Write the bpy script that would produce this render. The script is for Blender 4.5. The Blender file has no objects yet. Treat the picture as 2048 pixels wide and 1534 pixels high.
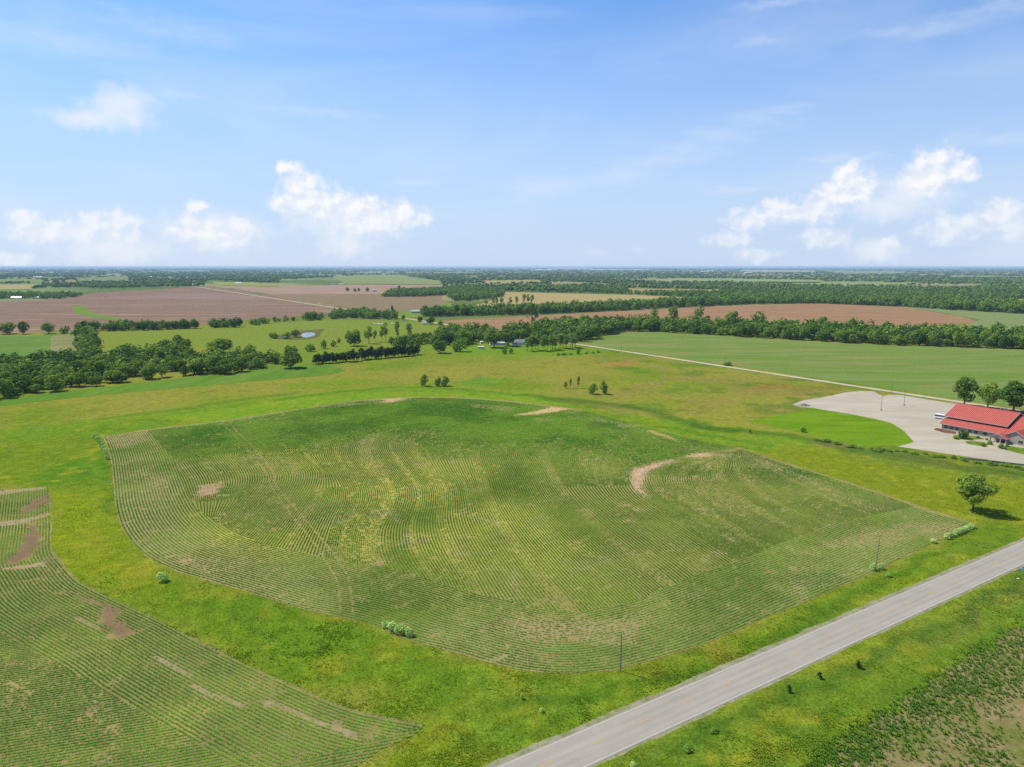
import bpy, bmesh, math, random
import numpy as np
from mathutils import Vector
from mathutils.geometry import delaunay_2d_cdt

# ------------------------------------------------------------------ camera, sky, sun, exposure
scene = bpy.context.scene
COL = scene.collection
CAM_H = 91.0                       # drone height, m
FPX = 1421.0                       # focal length in photograph pixels (2048 wide)
PITCH = math.atan((767 - 533) / FPX)
SP, CP = math.sin(PITCH), math.cos(PITCH)
cam_data = bpy.data.cameras.new("camera")
cam = bpy.data.objects.new("camera", cam_data)
COL.objects.link(cam)
cam.location = (0, 0, CAM_H)
cam.rotation_euler = (math.pi / 2 - PITCH, 0, 0)
cam_data.sensor_width = 36.0
cam_data.lens = 36.0 * FPX / 2048.0
cam_data.clip_start = 1.0
cam_data.clip_end = 120000.0
scene.camera = cam

EXPOSURE = 0.75
SKY_STRENGTH = 0.085
SUN_STRENGTH = 3.6
SUN_EL = math.radians(53)
SUN_DIR = Vector((-0.87 * math.cos(SUN_EL), 0.49 * math.cos(SUN_EL), math.sin(SUN_EL))).normalized()
scene.view_settings.view_transform = 'Standard'
scene.view_settings.look = 'None'
scene.view_settings.exposure = EXPOSURE
scene.view_settings.gamma = 1.0
scene.view_settings.use_curve_mapping = False
scene.cycles.use_denoising = False

sun_data = bpy.data.lights.new("sun", 'SUN')
sun_data.energy = SUN_STRENGTH
sun_data.angle = math.radians(0.53)
sun_data.color = (1.0, 0.955, 0.87)
sun = bpy.data.objects.new("sun", sun_data)
COL.objects.link(sun)
sun.rotation_euler = SUN_DIR.to_track_quat('Z', 'Y').to_euler()
sun.location = (0, 0, 400)

def pix_dir(u, v):
    x, y = (u - 1024) / FPX, (v - 767) / FPX
    d = Vector((x, CP - SP * y, -(SP + CP * y)))
    return d.normalized()

def build_world():
    w = bpy.data.worlds.new("World")
    scene.world = w
    w.use_nodes = True
    nt = w.node_tree
    nt.nodes.clear()
    N, L = nt.nodes.new, nt.links.new
    out = N('ShaderNodeOutputWorld')
    bg = N('ShaderNodeBackground')
    bg.inputs['Strength'].default_value = SKY_STRENGTH
    L(bg.outputs[0], out.inputs['Surface'])
    sky = N('ShaderNodeTexSky')
    sky.sky_type = 'NISHITA'
    sky.sun_disc = False
    sky.sun_elevation = SUN_EL
    sky.sun_rotation = math.atan2(SUN_DIR.x, SUN_DIR.y)
    sky.altitude = 300
    sky.air_density = 1.0
    sky.dust_density = 0.3
    sky.ozone_density = 2.0
    tc = N('ShaderNodeTexCoord')
    sep = N('ShaderNodeSeparateXYZ')
    L(tc.outputs['Generated'], sep.inputs[0])

    def M(op, a, b=None, c=None, clamp=False):
        n = N('ShaderNodeMath')
        n.operation = op
        n.use_clamp = clamp
        for i, x in enumerate((a, b, c)):
            if x is None:
                continue
            if isinstance(x, (int, float)):
                n.inputs[i].default_value = x
            else:
                L(x, n.inputs[i])
        return n.outputs[0]
    az = M('MULTIPLY', M('ARCTAN2', sep.outputs['X'], sep.outputs['Y']), FPX)
    el = M('MULTIPLY', M('ARCSINE', sep.outputs['Z']), FPX)
    comb = N('ShaderNodeCombineXYZ')
    L(az, comb.inputs[0])
    L(el, comb.inputs[1])

    def noise(scale, detail, rough, vec, dim='3D', distortion=0.0):
        n = N('ShaderNodeTexNoise')
        n.noise_dimensions = dim
        n.inputs['Scale'].default_value = scale
        n.inputs['Detail'].default_value = detail
        n.inputs['Roughness'].default_value = rough
        n.inputs['Distortion'].default_value = distortion
        L(vec, n.inputs['Vector'])
        return n
    # domain warp so that puff edges billow
    nz = noise(0.035, 3, 0.55, comb.outputs[0])
    wv = N('ShaderNodeVectorMath'); wv.operation = 'SUBTRACT'
    L(nz.outputs['Color'], wv.inputs[0]); wv.inputs[1].default_value = (0.5, 0.5, 0.5)
    wm = N('ShaderNodeVectorMath'); wm.operation = 'MULTIPLY_ADD'
    L(wv.outputs[0], wm.inputs[0]); wm.inputs[1].default_value = (34, 26, 0)
    L(comb.outputs[0], wm.inputs[2])
    coord = wm.outputs[0]

    def puff_field(puffs):
        cur = None
        for (u, v, ru, rv) in puffs:
            d = pix_dir(u, v)
            a, e = math.atan2(d.x, d.y) * FPX, math.asin(d.z) * FPX
            m = N('ShaderNodeVectorMath'); m.operation = 'MULTIPLY_ADD'
            L(coord, m.inputs[0])
            m.inputs[1].default_value = (1 / ru, 1 / rv, 0)
            m.inputs[2].default_value = (-a / ru, -e / rv, 0)
            ln = N('ShaderNodeVectorMath'); ln.operation = 'LENGTH'
            L(m.outputs[0], ln.inputs[0])
            fld = M('SUBTRACT', 1.0, ln.outputs['Value'])
            cur = fld if cur is None else M('SMOOTH_MAX', cur, fld, 0.25)
        return cur
    dense = puff_field([
        (600, 372, 46, 46), (577, 337, 26, 18), (632, 400, 66, 42), (690, 405, 52, 34), (735, 416, 42, 32), (800, 430, 58, 36),
        (842, 438, 30, 18), (570, 405, 42, 30), (745, 455, 70, 24),
        (45, 440, 36, 26), (78, 462, 56, 24), (172, 450, 34, 32), (245, 450, 46, 36), (392, 412, 26, 16),
        (385, 458, 48, 30), (435, 472, 62, 34), (490, 460, 38, 28), (15, 522, 40, 20),
        (1700, 350, 40, 32), (1722, 372, 34, 32), (1680, 392, 56, 36), (1620, 420, 62, 34), (1560, 420, 50, 30), (1500, 440, 62, 28),
        (1460, 480, 58, 22), (1642, 475, 62, 26), (1515, 510, 58, 18),
        (1870, 322, 50, 32), (1920, 342, 40, 28), (1850, 358, 58, 34),
        (1892, 462, 56, 32), (1935, 450, 50, 24), (2008, 422, 50, 28), (2035, 452, 52, 36), (1785, 485, 26, 16)])
    soft = puff_field([
        (246, 206, 62, 44), (235, 226, 74, 36), (185, 238, 80, 26), (1820, 390, 80, 50), (1770, 412, 70, 36), (1755, 500, 60, 28), (690, 487, 70, 36),
        (130, 468, 110, 30), (230, 500, 120, 40),
        (700, 440, 170, 56), (430, 460, 130, 46)])
    wisp = puff_field([(1090, 378, 110, 40), (1190, 503, 40, 14), (1277, 498, 26, 12), (1250, 348, 110, 22), (1310, 322, 110, 24), (1380, 296, 110, 26), (1450, 268, 110, 26), (1520, 238, 90, 24), (1570, 222, 70, 16), (1690, 316, 110, 9), (1500, 380, 120, 10),
                       (1520, 82, 60, 14), (1850, 60, 160, 16), (1980, 20, 130, 16), (1560, 6, 120, 10), (360, 190, 80, 10), (330, 60, 160, 30), (110, 80, 200, 34), (640, 225, 160, 12), (2000, 275, 140, 18), (800, 368, 90, 12)])
    n_big = noise(0.040, 6, 0.50, comb.outputs[0])
    n_off_v = N('ShaderNodeVectorMath'); n_off_v.operation = 'ADD'
    L(comb.outputs[0], n_off_v.inputs[0]); n_off_v.inputs[1].default_value = (8, -10, 0)
    n_off = noise(0.040, 6, 0.50, n_off_v.outputs[0])
    # generic clouds outside the photographed sector, same band of elevation
    out_mask = N('ShaderNodeMapRange'); out_mask.interpolation_type = 'SMOOTHSTEP'
    L(M('ABSOLUTE', az), out_mask.inputs[0])
    out_mask.inputs[1].default_value = 1000; out_mask.inputs[2].default_value = 1300
    band = M('MULTIPLY', M('SUBTRACT', 1.0, M('ABSOLUTE', M('DIVIDE', M('SUBTRACT', el, 110), 130))), 1.0)
    gen = noise(0.006, 4, 0.5, comb.outputs[0])
    gen_f = M('SUBTRACT', M('MULTIPLY', M('ADD', M('SUBTRACT', M('MULTIPLY', M('SUBTRACT', gen.outputs['Fac'], 0.45), 4.0), M('SUBTRACT', 1.0, band)), 9.0), out_mask.outputs[0]), 9.0)
    dens = M('MAXIMUM', dense, M('SUBTRACT', gen_f, 0.05))
    d1 = M('ADD', dens, M('MULTIPLY', M('SUBTRACT', n_big.outputs['Fac'], 0.5), 1.15))
    a1 = N('ShaderNodeMapRange'); a1.interpolation_type = 'SMOOTHSTEP'
    L(d1, a1.inputs[0]); a1.inputs[1].default_value = 0.02; a1.inputs[2].default_value = 0.70
    a1.inputs[4].default_value = 0.9
    d2 = M('ADD', soft, M('MULTIPLY', M('SUBTRACT', n_big.outputs['Fac'], 0.5), 0.9))
    a2 = N('ShaderNodeMapRange'); a2.interpolation_type = 'SMOOTHSTEP'
    L(d2, a2.inputs[0]); a2.inputs[1].default_value = -0.1; a2.inputs[2].default_value = 1.0
    a2.inputs[4].default_value = 0.78
    # cirrus veils: long faint streaks over the whole sky
    mp = N('ShaderNodeMapping'); mp.inputs['Scale'].default_value = (0.0016, 0.0062, 1)
    mp.inputs['Rotation'].default_value = (0, 0, math.radians(-14))
    L(comb.outputs[0], mp.inputs[0])
    ci = noise(1.0, 6, 0.55, mp.outputs[0], distortion=0.6)
    a3 = N('ShaderNodeMapRange'); a3.interpolation_type = 'SMOOTHSTEP'
    L(ci.outputs['Fac'], a3.inputs[0]); a3.inputs[1].default_value = 0.38; a3.inputs[2].default_value = 0.86
    a3.inputs[4].default_value = 0.36
    mp2 = N('ShaderNodeMapping'); mp2.inputs['Scale'].default_value = (0.008, 0.035, 1)
    mp2.inputs['Rotation'].default_value = (0, 0, math.radians(-20))
    L(comb.outputs[0], mp2.inputs[0])
    wn = noise(1.0, 6, 0.6, mp2.outputs[0], distortion=0.4)
    d4 = M('ADD', wisp, M('MULTIPLY', M('SUBTRACT', wn.outputs['Fac'], 0.5), 2.2))
    a4 = N('ShaderNodeMapRange'); a4.interpolation_type = 'SMOOTHSTEP'
    L(d4, a4.inputs[0]); a4.inputs[1].default_value = -0.1; a4.inputs[2].default_value = 1.3
    a4.inputs[4].default_value = 0.24
    gain = 1.0 / (SKY_STRENGTH * 2 ** EXPOSURE)
    # sky tint
    tint = N('ShaderNodeMix'); tint.data_type = 'RGBA'; tint.blend_type = 'MULTIPLY'
    tint.inputs['Factor'].default_value = 1.0
    L(sky.outputs[0], tint.inputs['A']); tint.inputs['B'].default_value = (0.53, 0.89, 1.22, 1)
    # pale veil of moist air low over the horizon
    hz = N('ShaderNodeMapRange'); hz.interpolation_type = 'SMOOTHSTEP'
    L(el, hz.inputs[0]); hz.inputs[1].default_value = 600; hz.inputs[2].default_value = -40
    hz.inputs[3].default_value = 0.0; hz.inputs[4].default_value = 0.92

    def mix(fac, A, B):
        m = N('ShaderNodeMix'); m.data_type = 'RGBA'
        L(fac, m.inputs['Factor'])
        for s, x in (('A', A), ('B', B)):
            if isinstance(x, tuple):
                m.inputs[s].default_value = (*x, 1)
            else:
                L(x, m.inputs[s])
        return m.outputs['Result']
    c = mix(hz.outputs[0], tint.outputs['Result'], tuple(gain * k for k in (0.58, 0.69, 0.905)))
    white = tuple(gain * k for k in (0.86, 0.90, 0.97))
    c = mix(a3.outputs[0], c, white)
    c = mix(a4.outputs[0], c, white)
    c = mix(a2.outputs[0], c, white)
    # lit tops against slightly greyer undersides
    sh = N('ShaderNodeMapRange')
    L(M('SUBTRACT', n_big.outputs['Fac'], n_off.outputs['Fac']), sh.inputs[0])
    sh.inputs[1].default_value = -0.12; sh.inputs[2].default_value = 0.10
    cl = mix(sh.outputs[0], tuple(gain * k for k in (0.82, 0.865, 0.95)), tuple(gain * k for k in (0.99, 0.985, 0.985)))
    low = N('ShaderNodeMapRange'); low.interpolation_type = 'SMOOTHSTEP'
    L(el, low.inputs[0]); low.inputs[1].default_value = 10; low.inputs[2].default_value = 150
    low.inputs[3].default_value = 0.5; low.inputs[4].default_value = 1.0
    c = mix(M('MULTIPLY', a1.outputs[0], low.outputs[0]), c, cl)
    L(c, bg.inputs['Color'])
build_world()
scene.world.cycles.sampling_method = 'MANUAL'
scene.world.cycles.sample_map_resolution = 512

# ------------------------------------------------------------------ helpers
def G(u, v, z=0.0):
    """point of the ground plane (or of height z) that the photograph shows at pixel (u, v)"""
    x, y = (np.asarray(u, float) - 1024) / FPX, (np.asarray(v, float) - 767) / FPX
    t = (CAM_H - z) / (SP + CP * y)
    return np.stack([x * t, (CP - SP * y) * t], -1)

def GP(pts):
    return G([p[0] for p in pts], [p[1] for p in pts])

def to_pix(X, Y, Z=0.0):
    dz = Z - CAM_H
    zc = Y * CP - dz * SP
    return 1024 + FPX * X / zc, 767 - FPX * (Y * SP + dz * CP) / zc

def px_per_m(Y):
    return FPX / (Y * CP + CAM_H * SP)

def s2l(c):
    c = np.asarray(c, float) / 255.0
    return np.where(c <= 0.04045, c / 12.92, ((c + 0.055) / 1.055) ** 2.4)

KLIGHT = np.array([1.82, 1.83, 1.80])      # picture value of a white horizontal surface in this daylight
def alb(r, g, b):
    """surface reflectance of a horizontal surface seen as sRGB (r, g, b)"""
    return np.clip(s2l((r, g, b)) / KLIGHT, 0.003, 0.85)

def _hash(ix, iy, seed):
    n = (ix.astype(np.int64) * 374761393 + iy.astype(np.int64) * 668265263 + seed * 1274126177) & 0xffffffff
    n = ((n ^ (n >> 13)) * 1274126177) & 0xffffffff
    return ((n ^ (n >> 16)) & 0xffff) / 65535.0

def vnoise(x, y, seed=0):
    ix, iy = np.floor(x), np.floor(y)
    fx, fy = x - ix, y - iy
    fx, fy = fx * fx * (3 - 2 * fx), fy * fy * (3 - 2 * fy)
    a, b = _hash(ix, iy, seed), _hash(ix + 1, iy, seed)
    c, d = _hash(ix, iy + 1, seed), _hash(ix + 1, iy + 1, seed)
    return (a * (1 - fx) + b * fx) * (1 - fy) + (c * (1 - fx) + d * fx) * fy

def fbm(x, y, scale, octaves=4, seed=0, rough=0.5):
    x, y = np.asarray(x, float) / scale, np.asarray(y, float) / scale
    s = t = 0.0
    a = 1.0
    for o in range(octaves):
        s = s + a * vnoise(x, y, seed + o * 17)
        t += a
        a *= rough
        x, y = x * 2.03 + 7.1, y * 2.03 + 3.7
    return s / t

def inside(P, poly):
    x, y = P[:, 0], P[:, 1]
    r = np.zeros(len(P), bool)
    n = len(poly)
    for i in range(n):
        x0, y0 = poly[i]
        x1, y1 = poly[(i + 1) % n]
        if y0 == y1:
            continue
        c = ((y0 > y) != (y1 > y)) & (x < (x1 - x0) * (y - y0) / (y1 - y0) + x0)
        r ^= c
    return r

def line_dist(P, line, closed=False):
    d = np.full(len(P), 1e9)
    n = len(line)
    for i in range(n if closed else n - 1):
        a, b = line[i], line[(i + 1) % n]
        ab = b - a
        t = np.clip(((P - a) @ ab) / max(ab @ ab, 1e-9), 0, 1)
        q = a + t[:, None] * ab
        d = np.minimum(d, np.hypot(P[:, 0] - q[:, 0], P[:, 1] - q[:, 1]))
    return d

def sdf(P, poly):
    """distance to the polygon's edge, positive inside"""
    d = line_dist(P, poly, True)
    return np.where(inside(P, poly), d, -d)

def resample(line, n):
    line = np.asarray(line, float)
    s = np.r_[0, np.cumsum(np.hypot(*np.diff(line, axis=0).T))]
    t = np.linspace(0, s[-1], n)
    return np.stack([np.interp(t, s, line[:, 0]), np.interp(t, s, line[:, 1])], -1)

def smooth(line, n=120):
    """Catmull-Rom through the points, then even spacing"""
    p = np.asarray(line, float)
    p = np.vstack([2 * p[0] - p[1], p, 2 * p[-1] - p[-2]])
    o = []
    for i in range(1, len(p) - 2):
        for t in np.linspace(0, 1, 12, endpoint=False):
            a, b, c, d = p[i - 1], p[i], p[i + 1], p[i + 2]
            o.append(0.5 * (2 * b + (c - a) * t + (2 * a - 5 * b + 4 * c - d) * t * t + (3 * b - a - 3 * c + d) * t ** 3))
    o.append(p[-2])
    return resample(o, n)

def mesh_np(name, V, F, cols=None, smooth_shade=False):
    """mesh from numpy verts and an (n, k) face array, optional point colours"""
    me = bpy.data.meshes.new(name)
    V = np.ascontiguousarray(V, np.float32)
    F = np.ascontiguousarray(F, np.int32)
    k = F.shape[1]
    me.vertices.add(len(V))
    me.vertices.foreach_set('co', V.ravel())
    me.loops.add(F.size)
    me.loops.foreach_set('vertex_index', F.ravel())
    me.polygons.add(len(F))
    me.polygons.foreach_set('loop_start', np.arange(0, F.size, k, dtype=np.int32))
    me.polygons.foreach_set('loop_total', np.full(len(F), k, np.int32))
    me.polygons.foreach_set('use_smooth', np.full(len(F), smooth_shade, bool))
    if cols is not None:
        a = me.attributes.new('Col', 'FLOAT_COLOR', 'POINT')
        c = np.ones((len(V), 4), np.float32)
        c[:, :3] = cols
        a.data.foreach_set('color', c.ravel())
    me.update()
    me.validate()
    return me

def link(name, me, material=None, parent=None, label=None, cat=None, group=None, kind=None):
    o = bpy.data.objects.new(name, me)
    COL.objects.link(o)
    if material is not None and me is not None and not me.materials:
        me.materials.append(material)
    if parent is not None:
        o.parent = parent
    for k, v in (('label', label), ('category', cat), ('group', group), ('kind', kind)):
        if v:
            o[k] = v
    return o

def scatter(tv, tf, loc, scale, rot, zs=None):
    """numpy copies of a template (tv, tf) at loc (n,3) with scale (n,) and z rotation"""
    n, k = len(loc), len(tv)
    c, s = np.cos(rot)[:, None], np.sin(rot)[:, None]
    sc = scale[:, None]
    zs = sc if zs is None else zs[:, None]
    V = np.empty((n, k, 3), np.float32)
    V[:, :, 0] = (tv[None, :, 0] * c - tv[None, :, 1] * s) * sc + loc[:, None, 0]
    V[:, :, 1] = (tv[None, :, 0] * s + tv[None, :, 1] * c) * sc + loc[:, None, 1]
    V[:, :, 2] = tv[None, :, 2] * zs + loc[:, None, 2]
    F = (tf[None] + (np.arange(n) * k)[:, None, None]).reshape(-1, tf.shape[1])
    return V.reshape(-1, 3), F

# ------------------------------------------------------------------ materials
def new_mat(name):
    m = bpy.data.materials.new(name)
    m.use_nodes = True
    nt = m.node_tree
    b = nt.nodes['Principled BSDF']
    b.inputs['Specular IOR Level'].default_value = 0.15
    b.inputs['Roughness'].default_value = 0.9
    return m, nt, b

def noise_node(nt, scale, detail=5, rough=0.6, stretch=None, rotz=0.0):
    g = nt.nodes.new('ShaderNodeNewGeometry')
    vec = g.outputs['Position']
    if stretch:
        mp = nt.nodes.new('ShaderNodeMapping')
        mp.inputs['Scale'].default_value = stretch
        mp.inputs['Rotation'].default_value = (0, 0, rotz)
        nt.links.new(vec, mp.inputs[0])
        vec = mp.outputs[0]
    n = nt.nodes.new('ShaderNodeTexNoise')
    n.inputs['Scale'].default_value = scale
    n.inputs['Detail'].default_value = detail
    n.inputs['Roughness'].default_value = rough
    nt.links.new(vec, n.inputs['Vector'])
    return n

def ramp(nt, fac, lo, hi, a=0.0, b=1.0):
    m = nt.nodes.new('ShaderNodeMapRange')
    nt.links.new(fac, m.inputs[0])
    m.inputs[1].default_value, m.inputs[2].default_value = lo, hi
    m.inputs[3].default_value, m.inputs[4].default_value = a, b
    return m.outputs[0]

def mixc(nt, fac, A, B, blend='MIX'):
    m = nt.nodes.new('ShaderNodeMix')
    m.data_type = 'RGBA'
    m.blend_type = blend
    for s, x in (('Factor', fac), ('A', A), ('B', B)):
        if isinstance(x, (int, float)):
            m.inputs[s].default_value = x
        elif isinstance(x, (tuple, list, np.ndarray)):
            m.inputs[s].default_value = (*[float(q) for q in x], 1)
        else:
            nt.links.new(x, m.inputs[s])
    return m.outputs['Result']

def value_mult(nt, col, fac):
    """colour times a grey factor socket"""
    m = nt.nodes.new('ShaderNodeVectorMath')
    m.operation = 'SCALE'
    nt.links.new(col, m.inputs[0])
    nt.links.new(fac, m.inputs['Scale'])
    return m.outputs[0]

def ground_mat(name, base=None, second=None, patch=0.03, streak=None, fine=1.2, fine_amp=0.35, mid=0.22, mid_amp=0.3,
               bump=0.0, bump_scale=1.5, third=None, third_scale=0.08, rough=0.95, rotz=0.0, third_lo=0.56):
    """earth or grass: base colour (or the Col attribute), patches of a second one, mottling and relief"""
    m, nt, b = new_mat(name)
    b.inputs['Roughness'].default_value = rough
    b.inputs['Specular IOR Level'].default_value = 0.0
    if base is None:
        a = nt.nodes.new('ShaderNodeAttribute')
        a.attribute_name = 'Col'
        col = a.outputs['Color']
    else:
        r = nt.nodes.new('ShaderNodeRGB')
        r.outputs[0].default_value = (*[float(q) for q in base], 1)
        col = r.outputs[0]
    if second is not None:
        n = noise_node(nt, patch, 6, 0.62, stretch=streak, rotz=rotz)
        col = mixc(nt, ramp(nt, n.outputs['Fac'], 0.42, 0.62), col, second)
    if third is not None:
        n = noise_node(nt, third_scale, 6, 0.65, stretch=streak, rotz=rotz)
        col = mixc(nt, ramp(nt, n.outputs['Fac'], third_lo, third_lo + 0.12), col, third)
    n1 = noise_node(nt, mid, 5, 0.6, stretch=streak, rotz=rotz)
    col = value_mult(nt, col, ramp(nt, n1.outputs['Fac'], 0.3, 0.7, 1 - mid_amp, 1 + mid_amp))
    n2 = noise_node(nt, fine, 4, 0.7)
    col = value_mult(nt, col, ramp(nt, n2.outputs['Fac'], 0.25, 0.75, 1 - fine_amp, 1 + fine_amp))
    nt.links.new(col, b.inputs['Base Color'])
    if bump:
        n3 = noise_node(nt, bump_scale, 5, 0.65)
        bp = nt.nodes.new('ShaderNodeBump')
        bp.inputs['Strength'].default_value = 1.0
        bp.inputs['Distance'].default_value = bump
        nt.links.new(n3.outputs['Fac'], bp.inputs['Height'])
        nt.links.new(bp.outputs[0], b.inputs['Normal'])
    return m

def plain(name, rgb, rough=0.7, spec=0.3, metallic=0.0, noise_amp=0.0, noise_scale=1.0):
    m, nt, b = new_mat(name)
    b.inputs['Roughness'].default_value = rough
    b.inputs['Specular IOR Level'].default_value = spec
    b.inputs['Metallic'].default_value = metallic
    r = nt.nodes.new('ShaderNodeRGB')
    r.outputs[0].default_value = (*[float(q) for q in rgb], 1)
    col = r.outputs[0]
    if noise_amp:
        n = noise_node(nt, noise_scale, 5, 0.6)
        col = value_mult(nt, col, ramp(nt, n.outputs['Fac'], 0.3, 0.7, 1 - noise_amp, 1 + noise_amp))
    nt.links.new(col, b.inputs['Base Color'])
    return m

LEAF_GAIN = 2.6      # leaves stand at all angles and shade each other, so single leaves are paler than the mass
def leaf_mat(name, c1, c2, attr=False, translucent=0.36, vary=0.32):
    """foliage: colour between c1 and c2 per plant, lighter and darker leaf clumps, some light through the leaf"""
    m = bpy.data.materials.new(name)
    m.use_nodes = True
    nt = m.node_tree
    nt.nodes.clear()
    out = nt.nodes.new('ShaderNodeOutputMaterial')
    d = nt.nodes.new('ShaderNodeBsdfDiffuse')
    t = nt.nodes.new('ShaderNodeBsdfTranslucent')
    mx = nt.nodes.new('ShaderNodeMixShader')
    mx.inputs[0].default_value = translucent
    geo = nt.nodes.new('ShaderNodeNewGeometry')
    if attr:
        a = nt.nodes.new('ShaderNodeAttribute')
        a.attribute_name = 'Col'
        col = a.outputs['Color']
    else:
        oi = nt.nodes.new('ShaderNodeObjectInfo')
        col = mixc(nt, oi.outputs['Random'], tuple(np.asarray(c1) * LEAF_GAIN), tuple(np.asarray(c2) * LEAF_GAIN))
    col = value_mult(nt, col, ramp(nt, geo.outputs['Random Per Island'], 0, 1, 1 - vary, 1 + vary))
    nt.links.new(col, d.inputs['Color'])
    nt.links.new(col, t.inputs['Color'])
    nt.links.new(d.outputs[0], mx.inputs[1])
    nt.links.new(t.outputs[0], mx.inputs[2])
    nt.links.new(mx.outputs[0], out.inputs['Surface'])
    return m

# ------------------------------------------------------------------ layout, drawn in photograph pixels and laid on the ground
FIELD_PX = [(205, 873), (300, 858), (420, 845), (520, 830), (620, 815), (700, 802), (770, 797), (850, 793), (930, 795), (1000, 800),
            (1060, 806), (1150, 818), (1220, 835), (1290, 855), (1340, 866), (1380, 878), (1470, 893), (1500, 903), (1600, 935),
            (1700, 966), (1800, 1000), (1880, 1026), (1935, 1042), (1954, 1051), (1862, 1089), (1738, 1149), (1573, 1219), (1407, 1288),
            (1303, 1320), (1225, 1340), (1147, 1348), (1069, 1344), (990, 1328), (912, 1305), (819, 1281), (756, 1254), (682, 1234),
            (599, 1217), (496, 1185), (413, 1160), (351, 1142), (289, 1111), (248, 1065), (231, 1016), (226, 960), (221, 915), (212, 885)]
FIELD = GP(FIELD_PX)
LEFT_FIELD_PX = [(-120, 972), (20, 980), (94, 973), (100, 1000), (103, 1050), (104, 1100), (125, 1130), (160, 1165), (240, 1205),
                 (330, 1246), (400, 1284), (560, 1360), (700, 1418), (800, 1440), (848, 1450), (830, 1470), (760, 1500), (690, 1545), (600, 1640), (-300, 1640), (-300, 1100)]
LEFT_FIELD = GP(LEFT_FIELD_PX)
WEEDY_PX = [(1560, 1600), (1640, 1534), (1700, 1475), (1790, 1420), (1870, 1365), (1950, 1310), (2048, 1250), (2200, 1170), (2400, 1280), (2300, 1700), (1700, 1700)]
WEEDY = GP(WEEDY_PX)
LAWN = GP([(1497, 843), (1560, 830), (1626, 817), (1700, 829), (1760, 841), (1782, 847), (1805, 862), (1826, 884), (1808, 890), (1724, 892), (1640, 874), (1570, 858)])
LOT = GP([(1584, 809), (1605, 801), (1650, 794), (1690, 785), (1720, 782), (1748, 783), (1757, 788), (1768, 792), (1778, 789), (1800, 790), (1910, 808),
          (2000, 822), (2110, 842), (2300, 876), (2300, 960), (2110, 936), (2048, 929), (1925, 912), (1870, 904), (1796, 893),
          (1812, 889), (1828, 884), (1807, 861), (1783, 846), (1760, 840), (1700, 828), (1626, 816), (1600, 814)])
HW_DIR = np.array([0.848, 0.530])
HW_N = np.array([-0.530, 0.848])
E1 = np.array([0.530, -0.848])        # along the gravel road and the church front
E2 = np.array([0.848, 0.530])         # along the highway, away from the camera
HW_C = (G(1200, 1447) + G(1200, 1520)) / 2
HW_HALF = 4.55
GR_A, GR_B = G(1143, 687), G(1990, 815)
GR_DIR = (GR_B - GR_A) / np.linalg.norm(GR_B - GR_A)

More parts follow.
